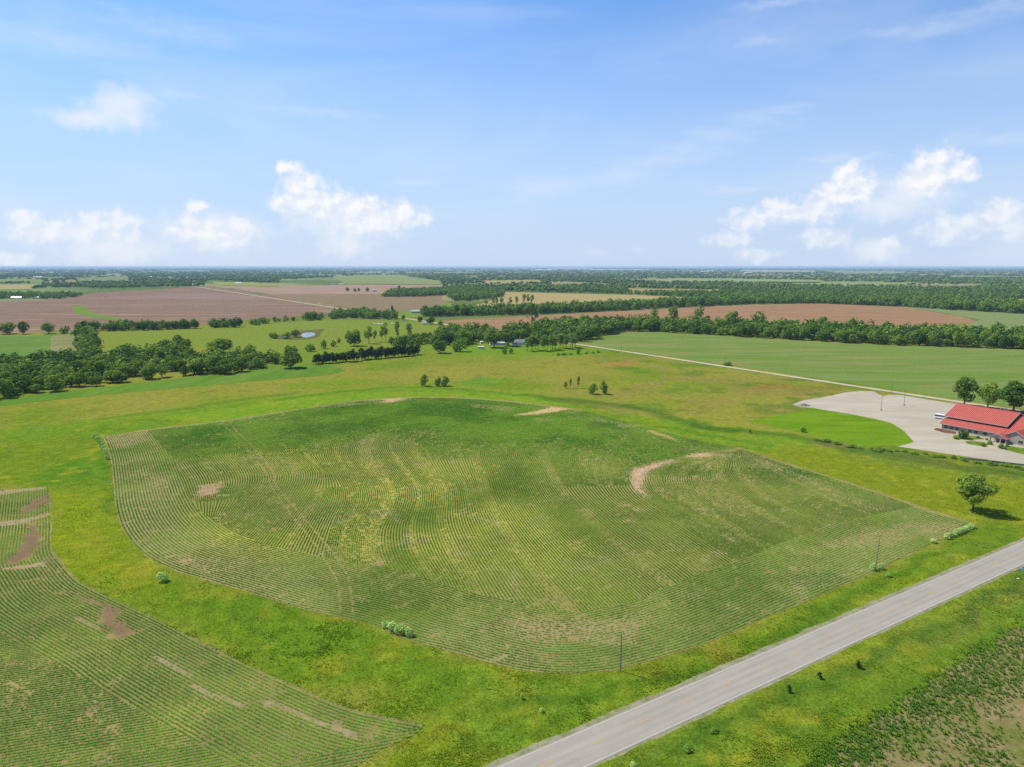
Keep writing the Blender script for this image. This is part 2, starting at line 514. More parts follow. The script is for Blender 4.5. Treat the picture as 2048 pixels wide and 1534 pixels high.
def ground_colour(P):
    """reflectance of the grassland at each point: meadow, mown strips, verges, pasture, distant land"""
    X, Y = P[:, 0], P[:, 1]
    n1, n2, n3 = fbm(X, Y, 60, 4, 1), fbm(X, Y, 14, 4, 5), fbm(X, Y, 5, 3, 9)
    W = np.stack([X + (n2 - .5) * 14 + (n3 - .5) * 4, Y + (fbm(X, Y, 13, 4, 21) - .5) * 22], -1)
    col = np.tile(alb(153, 154, 58), (len(P), 1))
    def lay(c, m):
        nonlocal col
        m = np.clip(m, 0, 1)[:, None]
        col = col * (1 - m) + np.asarray(c) * m
    lay(alb(158, 156, 60), (n1 - .5) * 5)
    lay(alb(128, 150, 40), (.47 - n1) * 5)
    # land beyond the tree belts: a patchwork of far fields
    lay(alb(110, 132, 66), (Y - 1050) / 300 + (n1 - .5))
    far = (Y > 1500)
    fx, fy = X * E1[0] + Y * E1[1], X * E2[0] + Y * E2[1]
    cell = _hash(np.floor(fx / 800 + .15 * np.sin(fy / 900)), np.floor(fy / 520), 3)
    lay(alb(168, 162, 104), far * np.clip((cell - .70) * 20, 0, 1))
    lay(alb(140, 160, 92), far * np.clip((.30 - cell) * 20, 0, 1))
    def zone(px, c, soft=8.0, amt=1.0, warp=True):
        poly = GP(px)
        d = sdf(W if warp else P, poly)
        lay(c, np.clip(d / soft + .5, 0, 1) * amt)
    # pasture round the pond
    zone([(190, 662), (480, 655), (640, 638), (870, 645), (960, 665), (950, 700), (840, 706), (620, 728), (560, 700), (330, 690), (200, 715)], alb(140, 155, 58), 25)
    zone([(330, 715), (560, 700), (840, 690), (960, 680), (960, 705), (620, 735), (560, 740)], alb(130, 152, 48), 20, .8)
    zone([(930, 690), (1150, 690), (1210, 703), (1150, 712), (900, 712)], alb(122, 160, 40), 14, .9)
    # bright strip along the top of the crop field
    zone([(-100, 868), (200, 838), (500, 800), (760, 772), (900, 775), (1050, 783), (1250, 825), (1400, 848), (1500, 852), (1640, 880), (1800, 900),
          (1700, 960), (1500, 905), (1300, 862), (1060, 812), (850, 800), (700, 808), (420, 850), (200, 880), (-100, 905)], alb(122, 154, 38), 10)
    zone([(300, 835), (520, 806), (760, 785), (860, 783), (1060, 796), (1150, 810), (1060, 808), (850, 795), (700, 804), (420, 847)], alb(132, 166, 40), 4, .9)
    # grass between the fields, down to the road
    zone([(-100, 895), (205, 870), (240, 960), (260, 1070), (350, 1140), (600, 1215), (900, 1300), (1150, 1345), (1300, 1320), (1740, 1148), (1960, 1050),
          (2200, 960), (2300, 1000), (1000, 1640), (500, 1700), (850, 1450), (560, 1360), (330, 1246), (160, 1165), (104, 1100), (95, 970), (-100, 975)], alb(124, 148, 34), 6)
    zone([(60, 985), (225, 1000), (250, 1120), (330, 1160), (200, 1180), (100, 1100)], alb(140, 158, 28), 16, .8)
    zone([(330, 1150), (520, 1190), (850, 1290), (960, 1330), (930, 1420), (700, 1380), (480, 1300)], alb(110, 144, 34), 14, .9)
    zone([(900, 1340), (1200, 1350), (1260, 1400), (1000, 1530), (900, 1520)], alb(102, 138, 34), 10, .8)
    zone([(1230, 1345), (1450, 1280), (1880, 1085), (2000, 1040), (2048, 1070), (1700, 1230), (1280, 1400)], alb(112, 142, 36), 6, .8)
    # meadow wedge right of the field
    zone([(1500, 900), (1640, 895), (1900, 935), (2100, 950), (2200, 1010), (1950, 1050), (1700, 965)], alb(136, 150, 34), 10)
    zone([(1640, 880), (1800, 895), (2048, 935), (2200, 960), (2150, 975), (1900, 945), (1700, 915)], alb(112, 130, 48), 6, .9)
    # right of the road
    zone([(1180, 1540), (1500, 1390), (2048, 1135), (2300, 1020), (2400, 1300), (1500, 1700), (1000, 1700)], alb(110, 140, 38), 5)
    zone([(1560, 1600), (1700, 1465), (1860, 1365), (2048, 1240), (2048, 1262), (1870, 1395), (1700, 1500)], alb(136, 158, 40), 3, .8)
    zone([(1700, 1320), (1850, 1240), (2048, 1150), (2048, 1180), (1850, 1270)], alb(140, 136, 66), 5, .6)
    # small patches: wet green spots, dry reddish ones
    for px, c, a in [([(915, 762), (960, 755), (1030, 756), (985, 770), (930, 772)], (108, 156, 44), .85), ([(1300, 784), (1370, 772), (1395, 778), (1340, 788)], (112, 146, 50), .8),
                     ([(1180, 728), (1260, 718), (1300, 724), (1220, 736)], (178, 140, 70), .8), ([(1480, 775), (1560, 765), (1600, 772), (1520, 785)], (165, 130, 68), .8),
                     ([(1600, 770), (1700, 772), (1640, 790), (1560, 792)], (140, 128, 60), .7), ([(1350, 850), (1480, 853), (1490, 866), (1380, 860)], (66, 104, 36), .8),
                     ([(1100, 798), (1260, 808), (1300, 822), (1180, 815)], (84, 106, 38), .8), ([(1630, 884), (1690, 888), (1690, 898), (1640, 896)], (178, 140, 92), .9),
                     ([(1780, 908), (1880, 922), (1930, 935), (1830, 925)], (158, 128, 80), .7), ([(350, 1175), (560, 1215), (480, 1225), (380, 1195)], (92, 130, 32), .5),
                     ([(1400, 1288), (1430, 1284), (1425, 1303), (1402, 1302)], (156, 118, 52), .9), ([(1300, 1345), (1330, 1340), (1325, 1358), (1300, 1356)], (150, 120, 48), .8),
                     ([(60, 930), (210, 915), (215, 960), (100, 965)], (90, 140, 30), .8), ([(560, 768), (700, 755), (760, 760), (600, 780)], (126, 158, 38), .7)]:
        zone(px, alb(*c), 9, a)
    lay(alb(158, 158, 44), (n2 - .60) * 3 * (Y < 800))
    lay(alb(88, 128, 32), (.38 - n2) * 2.2 * (Y < 800))
    lay(alb(176, 172, 52), (n3 - .66) * 4 * (Y < 500))
    # reddish seed heads in the right meadow, dry spots
    ru, rv = to_pix(X, np.maximum(Y, 60))
    right = np.clip((ru - 1100) / 150, 0, 1) * np.clip((1800 - ru) / 100, 0, 1) * np.clip((rv - 700) / 20, 0, 1) * np.clip((838 - rv) / 14, 0, 1) * (Y < 900)
    lay(alb(162, 144, 76), right * np.clip((fbm(X, Y, 34, 4, 141) - .54) * 5, 0, .5))
    lay(alb(104, 132, 46), right * np.clip((fbm(X, Y, 22, 4, 147) - .58) * 6, 0, .7))
    # wet swales, darker and ranker than the meadow, with a bright bank
    for line, w, c in (([(1040, 790), (1120, 798), (1220, 806), (1300, 822), (1360, 842), (1440, 856), (1560, 868), (1640, 886), (1720, 902), (1850, 920), (1960, 940), (2100, 952)], 5.5, (84, 118, 40)),
                       ([(560, 800), (700, 782), (820, 774), (940, 780), (1040, 790)], 4, (100, 142, 38)), ([(200, 838), (330, 822), (480, 800), (600, 785)], 4, (108, 140, 42)),
                       ([(1200, 860), (1320, 856), (1420, 872), (1540, 890)], 3, (104, 142, 40)), ([(210, 905), (218, 960), (236, 1030)], 3, (92, 132, 34)),
                       ([(1000, 1400), (1120, 1395), (1300, 1370), (1500, 1290), (1700, 1200), (1900, 1105)], 1.8, (92, 128, 34)), ([(1330, 1500), (1560, 1400), (1760, 1300), (1960, 1200), (2080, 1140)], 2.2, (90, 126, 36))):
        dl = line_dist(W * .6 + P * .4, smooth(GP(line), 120))
        lay(alb(*c), np.clip(1.3 - dl / w, 0, 1) * .75 * np.clip(.4 + n2, 0, 1))
        lay(alb(150, 172, 50), np.clip(1 - np.abs(dl - w * 2.2) / w, 0, 1) * .35)
    # worn soil at the field's rim
    d = line_dist(P, FIELD, True)
    lay(alb(150, 150, 52), np.clip(1 - d / 1.6, 0, 1) * .7 * (n3 > .45))
    # trampled wheel tracks crossing the grass to the road
    for tr in ([(960, 1325), (990, 1380), (965, 1420), (925, 1450)], [(1000, 1330), (960, 1385), (945, 1430)], [(880, 1290), (935, 1340), (960, 1390)],
               [(930, 1455), (990, 1480), (1040, 1500)], [(975, 1450), (1010, 1475), (1055, 1495)], [(1030, 1345), (960, 1400), (880, 1440)]):
        dl = line_dist(P, smooth(GP(tr), 40))
        lay(alb(142, 172, 52), np.clip(1 - dl / .9, 0, 1) * .7)
    return col

def geo_axis(dense0, dense1, step, far, growth=1.07):
    a = list(np.arange(dense0, dense1 + .01, step))
    s, p = step, a[-1]
    while p < far:
        s *= growth
        p += s
        a.append(p)
    return a

def build_ground():
    ys = np.array([-3000, -1000, -300, -50, 40] + geo_axis(80, 620, 1.9, 46000))
    xr = geo_axis(0, 300, 2.2, 46000, 1.08)
    xs = np.array([-q for q in xr[:0:-1]] + xr)
    gx, gy = np.meshgrid(xs, ys)
    P = np.stack([gx.ravel(), gy.ravel()], -1)
    nx, ny = len(xs), len(ys)
    i = np.arange(nx * ny).reshape(ny, nx)
    F = np.stack([i[:-1, :-1], i[:-1, 1:], i[1:, 1:], i[1:, :-1]], -1).reshape(-1, 4)
    V = np.c_[P, np.zeros(len(P))]
    me = mesh_np('ground', V, F, ground_colour(P))
    m = ground_mat('grassland', None, fine=1.3, fine_amp=0.5, mid=0.25, mid_amp=0.22, bump=0.16, bump_scale=1.1)
    link('ground', me, m, kind='structure')
build_ground()

def patch_mesh(name, poly, z, step=None, colour=None):
    """flat sheet with the outline poly, with interior points every step metres when it carries colours"""
    poly = np.asarray(poly, float)
    pts = [Vector(p) for p in poly]
    n = len(pts)
    if step:
        mn, mx = poly.min(0), poly.max(0)
        gx, gy = np.meshgrid(np.arange(mn[0], mx[0], step), np.arange(mn[1], mx[1], step))
        rs = np.random.RandomState(3)
        Q = np.stack([gx.ravel(), gy.ravel()], -1) + rs.uniform(-.3, .3, (gx.size, 2)) * step
        Q = Q[sdf(Q, poly) > step * .4]
        pts += [Vector(q) for q in Q]
    r = delaunay_2d_cdt(pts, [], [list(range(n))], 1, 1e-4)
    V = np.array([(v.x, v.y, z) for v in r[0]])
    F = np.array([f for f in r[2] if len(f) == 3], np.int32)
    a = V[F]
    flip = np.cross(a[:, 1, :2] - a[:, 0, :2], a[:, 2, :2] - a[:, 0, :2]) < 0
    F[flip] = F[flip][:, ::-1]
    return mesh_np(name, V, F, colour(V[:, :2]) if colour else None)

def ragged(poly, step, amp, seed):
    """densify an outline and push its points in and out so that an edge of grass or gravel is uneven"""
    poly = np.asarray(poly, float)
    o = []
    for i in range(len(poly)):
        a, b = poly[i], poly[(i + 1) % len(poly)]
        n = max(1, int(np.hypot(*(b - a)) / step))
        for k in range(n):
            o.append(a + (b - a) * k / n)
    o = np.array(o)
    w = np.stack([fbm(o[:, 0], o[:, 1], step * 2.5, 3, seed), fbm(o[:, 0], o[:, 1], step * 2.5, 3, seed + 50)], -1) - .5
    return o + w * amp * 2

# ------------------------------------------------------------------ highway, gravel road, car park, lawn
def road_strip(c, d, s0, s1, o0, o1, z, step=None, rag=(0, 0), seed=0):
    """quad strip along direction d from c, between offsets o0 < o1 across"""
    nrm = np.array([-d[1], d[0]])
    n = int((s1 - s0) / step) if step else 1
    s = np.linspace(s0, s1, n + 1)
    r0 = (fbm(s, s * 0 + 3, 4, 3, seed) - .5) * 2 * rag[0]
    r1 = (fbm(s, s * 0 + 9, 4, 3, seed + 5) - .5) * 2 * rag[1]
    A = c + s[:, None] * d + (o0 + r0)[:, None] * nrm
    B = c + s[:, None] * d + (o1 + r1)[:, None] * nrm
    V = np.empty((2 * (n + 1), 3))
    V[0::2, :2], V[1::2, :2] = A, B
    V[:, 2] = z
    F = np.array([(2 * i, 2 * i + 2, 2 * i + 3, 2 * i + 1) for i in range(n)])
    return V, F

def build_roads():
    def asphalt():
        m, nt, b = new_mat('worn asphalt')
        b.inputs['Roughness'].default_value = 0.85
        b.inputs['Specular IOR Level'].default_value = 0.1
        rot = -math.atan2(HW_DIR[1], HW_DIR[0])
        n = noise_node(nt, 1.0, 5, 0.6, stretch=(0.03, 0.9, 1), rotz=0)
        # streaks run along the road: rotate the coordinates first
        mp = [x for x in nt.nodes if x.type == 'MAPPING'][0]
        mp.vector_type = 'TEXTURE'
        mp.inputs['Rotation'].default_value = (0, 0, -rot)
        mp.inputs['Scale'].default_value = (22, 1.1, 1)
        col = mixc(nt, ramp(nt, n.outputs['Fac'], .35, .65), tuple(alb(184, 176, 157)), tuple(alb(194, 185, 166)))
        n2 = noise_node(nt, 3.0, 4, 0.7)
        col = value_mult(nt, col, ramp(nt, n2.outputs['Fac'], .3, .7, .95, 1.05))
        # tyre-polished wheel paths: four paler bands along the road, with mottled patches
        g = nt.nodes.new('ShaderNodeNewGeometry')
        dp = nt.nodes.new('ShaderNodeVectorMath')
        dp.operation = 'DOT_PRODUCT'
        dp.inputs[1].default_value = (HW_N[0], HW_N[1], 0)
        nt.links.new(g.outputs['Position'], dp.inputs[0])
        w = nt.nodes.new('ShaderNodeMath')
        w.operation = 'MULTIPLY_ADD'
        w.inputs[1].default_value = 2 * math.pi / 2.05
        w.inputs[2].default_value = -float(HW_C @ HW_N) * 2 * math.pi / 2.05
        nt.links.new(dp.outputs['Value'], w.inputs[0])
        sn = nt.nodes.new('ShaderNodeMath')
        sn.operation = 'COSINE'
        nt.links.new(w.outputs[0], sn.inputs[0])
        col = value_mult(nt, col, ramp(nt, sn.outputs[0], -1, 1, 1.035, .965))
        n3 = noise_node(nt, .16, 4, .6)
        col = value_mult(nt, col, ramp(nt, n3.outputs['Fac'], .35, .65, .96, 1.04))
        nt.links.new(col, b.inputs['Base Color'])
        return m
    gravel = ground_mat('roadside gravel', alb(176, 170, 138), alb(146, 150, 92), patch=0.5, fine=2.5, fine_amp=.25, mid_amp=.15)
    sh = link('gravel_shoulder', mesh_np('gravel_shoulder', *road_strip(HW_C, HW_DIR, -120, 420, -HW_HALF - .7, HW_HALF + 1.35, 0.012, .8, (.5, .5), 4)), gravel, kind='structure')
    V, F = road_strip(HW_C, HW_DIR, -120, 420, -HW_HALF, HW_HALF, 0.05)
    # thin slab with real edges
    V2 = np.vstack([V, V - [0, 0, .05]])
    F2 = np.vstack([F, [[0, 4, 6, 2]], [[3, 7, 5, 1]]])
    hw = link('highway', mesh_np('highway', V2, F2), asphalt(), kind='structure')
    white = plain('white road paint', alb(226, 214, 198), .7, .2, noise_amp=.12, noise_scale=.8)
    yellow = plain('yellow road paint', alb(222, 184, 104), .7, .2, noise_amp=.15, noise_scale=1.2)
    for o in (-HW_HALF + .42, HW_HALF - .42):
        link('edge_line', mesh_np('edge_line', *road_strip(HW_C, HW_DIR, -120, 420, o - .09, o + .09, .056)), white, hw)
    s0 = (G(1290.3, 1443) - HW_C) @ HW_DIR
    dash = mesh_np('centre_dash', *road_strip(np.zeros(2), HW_DIR, -1.55, 1.55, -.13, .13, .056))
    for k in range(-4, 26):
        o = link('centre_dash', dash, yellow, hw)
        p = HW_C + (s0 + k * 12.05) * HW_DIR + HW_N * .12
        o.location = (p[0], p[1], 0)
    # gravel county road, straight along the section line
    gm = ground_mat('pale gravel road', alb(224, 212, 178), alb(208, 196, 158), patch=0.05, fine=1.5, fine_amp=.1, mid_amp=.08)
    link('gravel_road', mesh_np('gravel_road', *road_strip(GR_A, GR_DIR, -3300, 900, -3.4, 3.4, .24, 4.0, (.3, .3), 8)), gm, kind='structure')
    vm = ground_mat('gravel road verge', alb(164, 164, 78), alb(142, 156, 66), patch=0.05, fine=.5, fine_amp=.12, mid_amp=.1)
    link('road_verge', mesh_np('road_verge', *road_strip(GR_A, GR_DIR, -3300, -60, -8.5, 8.5, .125, 6.0, (2, 2), 18)), vm, kind='structure')
    # car park and lawn
    pm = ground_mat('car park gravel', alb(214, 203, 176), alb(202, 190, 164), patch=.05, fine=.9, fine_amp=.08, mid=.2, mid_amp=.08,
                    third=alb(222, 214, 196), third_scale=.06, streak=(.5, 1.6, 1), rotz=.5)
    link('car_park', patch_mesh('car_park', ragged(LOT, 3, .5, 4), .02), pm, kind='structure')
    lm = ground_mat('mown lawn', alb(128, 164, 32), alb(112, 152, 30), patch=.06, fine=1.2, fine_amp=.2, mid=.3, mid_amp=.12, streak=(.4, 1.4, 1), rotz=.3, third=alb(142, 168, 40), third_scale=.05)
    link('lawn', patch_mesh('lawn', ragged(LAWN, 3, .35, 6), .012), lm, kind='structure')
build_roads()

# ------------------------------------------------------------------ distant fields
def far_field(name, px, c, z, second=None, streak=(.4, 1.8, 1), rotz=0.0, amp=.12, third=None, rag=None, px_scale=.02):
    poly = GP(px)
    if rag:
        poly = ragged(poly, rag, rag * .25, 11)
    m = ground_mat(name + ' soil', alb(*c), alb(*second) if second else None, patch=px_scale, streak=streak, rotz=rotz,
                   fine=.35, fine_amp=.12, mid=.05, mid_amp=amp, third=alb(*third) if third else None, third_scale=.012, third_lo=.54)
    return link(name, patch_mesh(name, poly, z), m, kind='structure')

def build_far_fields():
    ff = far_field
    ff('soybean_field', [(1152, 689), (1196, 676), (1240, 663), (1300, 663), (1420, 670), (1700, 687), (2048, 699), (2400, 708), (2400, 872), (2048, 819), (1800, 781), (1600, 751), (1450, 729), (1243, 699)],
       (124, 152, 62), .06, second=(140, 158, 84), streak=(.35, 2.2, 1), rotz=1.0, third=(160, 152, 92), rag=8)
    ff('crop_strip', [(-60, 812), (0, 800), (150, 781), (400, 752), (560, 733), (660, 728), (692, 741), (660, 750), (400, 772), (200, 790), (0, 812)],
       (106, 146, 48), .06, second=(120, 154, 58), streak=(2.5, .3, 1), rotz=.5, rag=6)
    ff('green_field', [(-150, 670), (60, 672), (148, 666), (152, 714), (60, 722), (-150, 735)], (112, 148, 62), .06, second=(122, 154, 70), rag=8)
    ff('pale_crop_corner', [(103, 672), (150, 668), (154, 713), (100, 718)], (140, 150, 88), .12, second=(166, 156, 104), rag=6)
    ff('brown_field', [(-300, 600), (0, 603), (90, 599), (150, 594), (190, 585), (330, 578), (424, 572), (560, 594), (698, 617), (640, 630), (500, 640), (400, 649), (150, 662), (0, 668), (-300, 678)],
       (160, 132, 108), .10, second=(146, 118, 100), streak=(.18, 1.1, 1), rotz=.15, third=(186, 156, 124), rag=14, amp=.14, px_scale=.012)
    ff('grass_waterway', [(139, 613), (165, 611), (172, 618), (190, 628), (240, 636), (236, 641), (190, 636), (150, 627)], (126, 156, 60), .2, rag=10)
    ff('tan_stripe', [(150, 598), (300, 590), (430, 586), (560, 597), (520, 600), (300, 597)], (170, 142, 122), .2, second=(158, 130, 114), rag=20)
    ff('fallow_field', [(432, 571), (520, 575), (700, 569), (884, 570), (884, 588), (640, 588), (560, 590), (500, 583)], (178, 146, 124), .10, second=(192, 164, 130), rag=20)
    ff('stubble_field', [(520, 588), (640, 588), (884, 588), (884, 600), (905, 606), (880, 614), (800, 624), (702, 616), (600, 600)], (152, 140, 96), .12, second=(160, 132, 108), rag=16)
    ff('grass_margin', [(700, 617), (800, 625), (900, 606), (905, 614), (846, 634), (800, 637), (740, 630)], (136, 158, 64), .16, rag=12)
    ff('wheat_field', [(940, 613), (975, 604), (1008, 584), (1140, 587), (1270, 590), (1440, 598), (1330, 604), (1100, 606), (1060, 612)], (196, 168, 116), .10, second=(186, 176, 104), rag=16)
    ff('ploughed_field', [(880, 642), (960, 637), (1100, 630), (1250, 622), (1400, 614), (1640, 607), (1800, 614), (1920, 632), (1960, 645), (1800, 655), (1400, 655), (1100, 668), (1000, 665)],
       (182, 144, 104), .10, second=(170, 132, 98), streak=(.3, 1.5, 1), rag=12)
    ff('young_crop_field', [(1800, 613), (1900, 619), (2048, 627), (2400, 640), (2400, 690), (2048, 662), (1930, 650), (1960, 640), (1900, 628)], (138, 158, 92), .14, second=(150, 158, 100), rag=12)
    far = [((-60, 559), (83, 559), (90, 566), (-60, 567), (140, 156, 88)), ((-60, 571), (95, 569), (60, 579), (-60, 580), (190, 172, 108)), ((-60, 580), (62, 580), (60, 588), (-60, 589), (120, 160, 84)),
           ((71, 545), (107, 544), (110, 547), (70, 547), (170, 168, 118)), ((151, 556), (256, 553), (258, 563), (155, 565), (134, 154, 92)), ((212, 548), (242, 547), (244, 552), (212, 552), (172, 160, 120)),
           ((420, 564), (505, 565), (560, 573), (440, 571), (164, 168, 84)), ((662, 553), (800, 551), (884, 563), (880, 569), (690, 568), (150, 164, 92)), ((720, 544), (764, 543), (764, 547), (722, 547), (150, 165, 110)),
           ((966, 562), (1078, 560), (1085, 566), (968, 568), (184, 168, 112)), ((1236, 559), (1420, 557), (1640, 561), (1640, 566), (1320, 565), (162, 174, 108)), ((1500, 563), (1815, 566), (1815, 574), (1640, 573), (156, 172, 100)),
           ((1807, 571), (1963, 571), (1960, 577), (1820, 577), (168, 142, 108)), ((1250, 577), (1445, 580), (1440, 587), (1260, 587), (186, 164, 108)), ((1963, 598), (2100, 600), (2100, 606), (1970, 605), (176, 172, 92)),
           ((1640, 542), (1811, 543), (1811, 548), (1690, 548), (150, 166, 118)), ((1480, 540), (1632, 541), (1632, 545), (1500, 545), (186, 176, 132)), ((1105, 536.5), (1180, 536.8), (1190, 539), (1105, 539), (214, 198, 160)),
           ((1186, 538.5), (1300, 538.8), (1300, 540.5), (1200, 540.5), (190, 182, 140)), ((330, 541), (420, 541), (420, 543), (330, 543), (150, 160, 110)), ((870, 545), (960, 544), (965, 547), (870, 548), (144, 158, 100)),
           ((1900, 552), (2048, 553), (2048, 556), (1900, 556), (150, 160, 104))]
    for f in far:
        ff('distant_field', f[:-1], f[-1], 1.2)
    return [GP(f[:-1]) for f in far]
FAR_POLYS = build_far_fields()

# ------------------------------------------------------------------ the crop field: soil with bare terraces, rows of young maize
TRACKS = [smooth(GP(t), 120) for t in (
    [(449, 851), (497, 900), (534, 948), (541, 970), (580, 1027), (632, 1092), (648, 1117), (668, 1150), (678, 1180), (680, 1228)],
    [(462, 851), (512, 900), (546, 945), (552, 970), (597, 1024), (646, 1082), (672, 1115), (694, 1150), (703, 1190), (706, 1228)])]
BARE_PX = [[(1259, 958), (1262, 946), (1275, 936), (1300, 929), (1345, 919), (1352, 922), (1318, 932), (1300, 940), (1288, 955), (1284, 972), (1290, 990), (1272, 982)],
           [(1370, 914), (1390, 908), (1420, 905), (1418, 911), (1390, 916)], [(764, 806), (772, 799), (800, 796), (806, 799), (785, 805)],
           [(1022, 832), (1060, 824), (1105, 815), (1140, 816), (1130, 821), (1080, 828)], [(393, 985), (405, 970), (440, 966), (444, 974), (425, 990), (400, 994)],
           [(1286, 861), (1310, 862), (1345, 876), (1355, 882), (1320, 870)]]
DUSTY_PX = [[(930, 806), (1030, 815), (1020, 824), (940, 813)], [(1060, 836), (1105, 836), (1110, 843), (1070, 844)], [(600, 815), (800, 796), (830, 800), (640, 818)], [(1180, 832), (1280, 852), (1270, 857), (1190, 842)],
            [(290, 945), (340, 955), (330, 1000), (300, 990)], [(350, 1110), (420, 1120), (430, 1150), (370, 1135)], [(1000, 1225), (1200, 1240), (1300, 1230), (1250, 1290), (1050, 1280)], [(440, 842), (600, 818), (560, 828), (430, 850)],
            [(1660, 1080), (1800, 1050), (1920, 1040), (1900, 1062), (1720, 1100)], [(205, 873), (290, 863), (300, 880), (230, 900)]]
BARE = [GP(p) for p in BARE_PX]
DUSTY = [GP(p) for p in DUSTY_PX]
YELLOW = [GP(p) for p in ([(480, 900), (640, 880), (830, 890), (900, 930), (950, 1010), (940, 1130), (760, 1120), (660, 1090), (560, 1100), (610, 1020), (640, 960), (560, 940)],
                          [(400, 1030), (540, 1050), (560, 1110), (420, 1140), (360, 1110)], [(940, 930), (1040, 930), (1100, 1040), (1180, 1150), (1060, 1160), (980, 1060)])]

def soil_colour(P):
    X, Y = P[:, 0], P[:, 1]
    n1, n2 = fbm(X, Y, 35, 4, 31), fbm(X, Y, 6, 4, 37)
    W = P + np.stack([n2 - .5, fbm(X, Y, 6, 4, 41) - .5], -1) * 9
    col = np.tile(alb(148, 142, 76), (len(P), 1))
    def lay(c, m):
        nonlocal col
        m = np.clip(m, 0, 1)[:, None]
        col = col * (1 - m) + np.asarray(c) * m
    for p in YELLOW:
        lay(alb(182, 170, 82), np.clip(sdf(W, p) / 26 + .5, 0, 1) * .9)
    lay(alb(132, 142, 62), np.clip((Y - 290) / 90, 0, 1) * .7)
    # left headland and rim are browner
    lay(alb(160, 146, 96), np.clip(1 - (line_dist(P, FIELD, True) - 12) / 14, 0, 1) * .7)
    lay(alb(152, 140, 84), (n1 - .55) * 4)
    lay(alb(120, 124, 58), (.45 - n1) * 4)
    lay(alb(178, 158, 108), (n2 - .62) * 4)
    for p in DUSTY:
        lay(alb(164, 146, 98), np.clip(sdf(W, p) / 5 + .5, 0, 1) * .8)
    for i, p in enumerate(BARE):
        lay(alb(*[(204, 168, 134), (206, 172, 128), (204, 166, 122), (204, 176, 120), (176, 148, 110), (190, 164, 100)][i]), np.clip(sdf(P + (W - P) * .55, p) / 5 + .6, 0, 1) * (.75 + .25 * (n2 > .5)))
    col = col * 1.22
    for t in TRACKS:
        lay(alb(172, 150, 100), np.clip(1.0 - line_dist(P, t) / 1.6, 0, 1) * .4)
    return col

def left_soil_colour(P):
    X, Y = P[:, 0], P[:, 1]
    n1, n2 = fbm(X, Y, 22, 4, 61), fbm(X, Y, 5, 4, 67)
    W = P + np.stack([n2 - .5, fbm(X, Y, 5, 4, 71) - .5], -1) * 3
    col = np.tile(alb(156, 144, 88), (len(P), 1))
    def lay(c, m):
        nonlocal col
        m = np.clip(m, 0, 1)[:, None]
        col = col * (1 - m) + np.asarray(c) * m
    lay(alb(178, 162, 96), (n1 - .5) * 4)
    lay(alb(148, 132, 86), (n2 - .55) * 4)
    col = col * 1.04
    for p in LEFT_BARE:
        lay(alb(150, 124, 90), np.clip(sdf(W, p) / 1.2 + .5, 0, 1))
    for p in LEFT_PALE:
        lay(alb(188, 166, 124), np.clip(sdf(W, p) / 1.5 + .5, 0, 1))
    return col
LEFT_BARE = [GP(p) for p in ([(30, 1030), (60, 1005), (100, 985), (98, 1000), (70, 1020), (40, 1028)], [(2, 1128), (40, 1095), (55, 1060), (66, 1045), (78, 1052), (80, 1080), (60, 1115), (20, 1130)],
                              [(150, 1190), (180, 1196), (215, 1206), (235, 1216), (233, 1240), (250, 1256), (272, 1266), (232, 1280), (214, 1262), (203, 1236), (202, 1214)])]
LEFT_PALE = [GP(p) for p in ([(-40, 990), (20, 978), (96, 970), (90, 978), (30, 986), (-40, 996)], [(-20, 1046), (60, 1036), (104, 1024), (100, 1032), (40, 1048), (-20, 1056)], [(-20, 1140), (60, 1128), (96, 1122), (90, 1132), (30, 1140)],
                              [(140, 1230), (170, 1240), (205, 1258), (200, 1262), (150, 1240)], [(310, 1308), (385, 1348), (380, 1353), (306, 1314)], [(370, 1365), (490, 1410), (484, 1416), (372, 1372)], [(520, 1395), (640, 1440), (720, 1470), (712, 1478), (600, 1436), (520, 1402)])]

maize_t = []
for i, (a, r, h, w) in enumerate([(0.2, .40, .26, .13), (1.5, .36, .22, .13), (2.8, .42, .25, .14), (4.0, .36, .28, .13), (5.2, .39, .21, .13)]):
    c, s = math.cos(a), math.sin(a)
    maize_t += [(-s * w, c * w, 0.02), (s * w, -c * w, 0.02), (c * r, s * r, h)]
MAIZE_V = np.array(maize_t)
MAIZE_F = np.arange(15).reshape(5, 3)

def pair_up(A, B, n=200):
    """match two neighbouring guide curves point to nearest point, both ways, so that rows between them stay parallel"""
    D = np.hypot(A[:, None, 0] - B[None, :, 0], A[:, None, 1] - B[None, :, 1])
    ia, jb = np.arange(len(A)), np.arange(len(B))
    I, J = np.r_[ia, D.argmin(0)].astype(float), np.r_[D.argmin(1), jb].astype(float)
    o = np.argsort(I + J, kind='stable')
    I, J = np.maximum.accumulate(I[o]), np.maximum.accumulate(J[o])
    k = np.ones(31) / 31
    I, J = (np.convolve(np.pad(q, 15, mode='edge'), k, 'valid') for q in (I, J))
    t = np.linspace(0, len(I) - 1, n)
    I, J = np.interp(t, np.arange(len(I)), I), np.interp(t, np.arange(len(J)), J)
    f = lambda P, q: np.stack([np.interp(q, np.arange(len(P)), P[:, 0]), np.interp(q, np.arange(len(P)), P[:, 1])], -1)
    return f(A, I), f(B, J)

def stretch(line, ends):
    """run a guide curve on straight past its two ends"""
    p = [line]
    for e, a, b in ((ends[0], line[0], line[4]), (ends[1], line[-1], line[-5])):
        d = (a - b) / max(np.hypot(*(a - b)), 1e-6)
        q = a + d * np.linspace(0, e, 12)[1:, None]
        p = [q[::-1]] + p if a is line[0] or np.allclose(a, line[0]) else p + [q]
    return resample(np.vstack(p), 220)

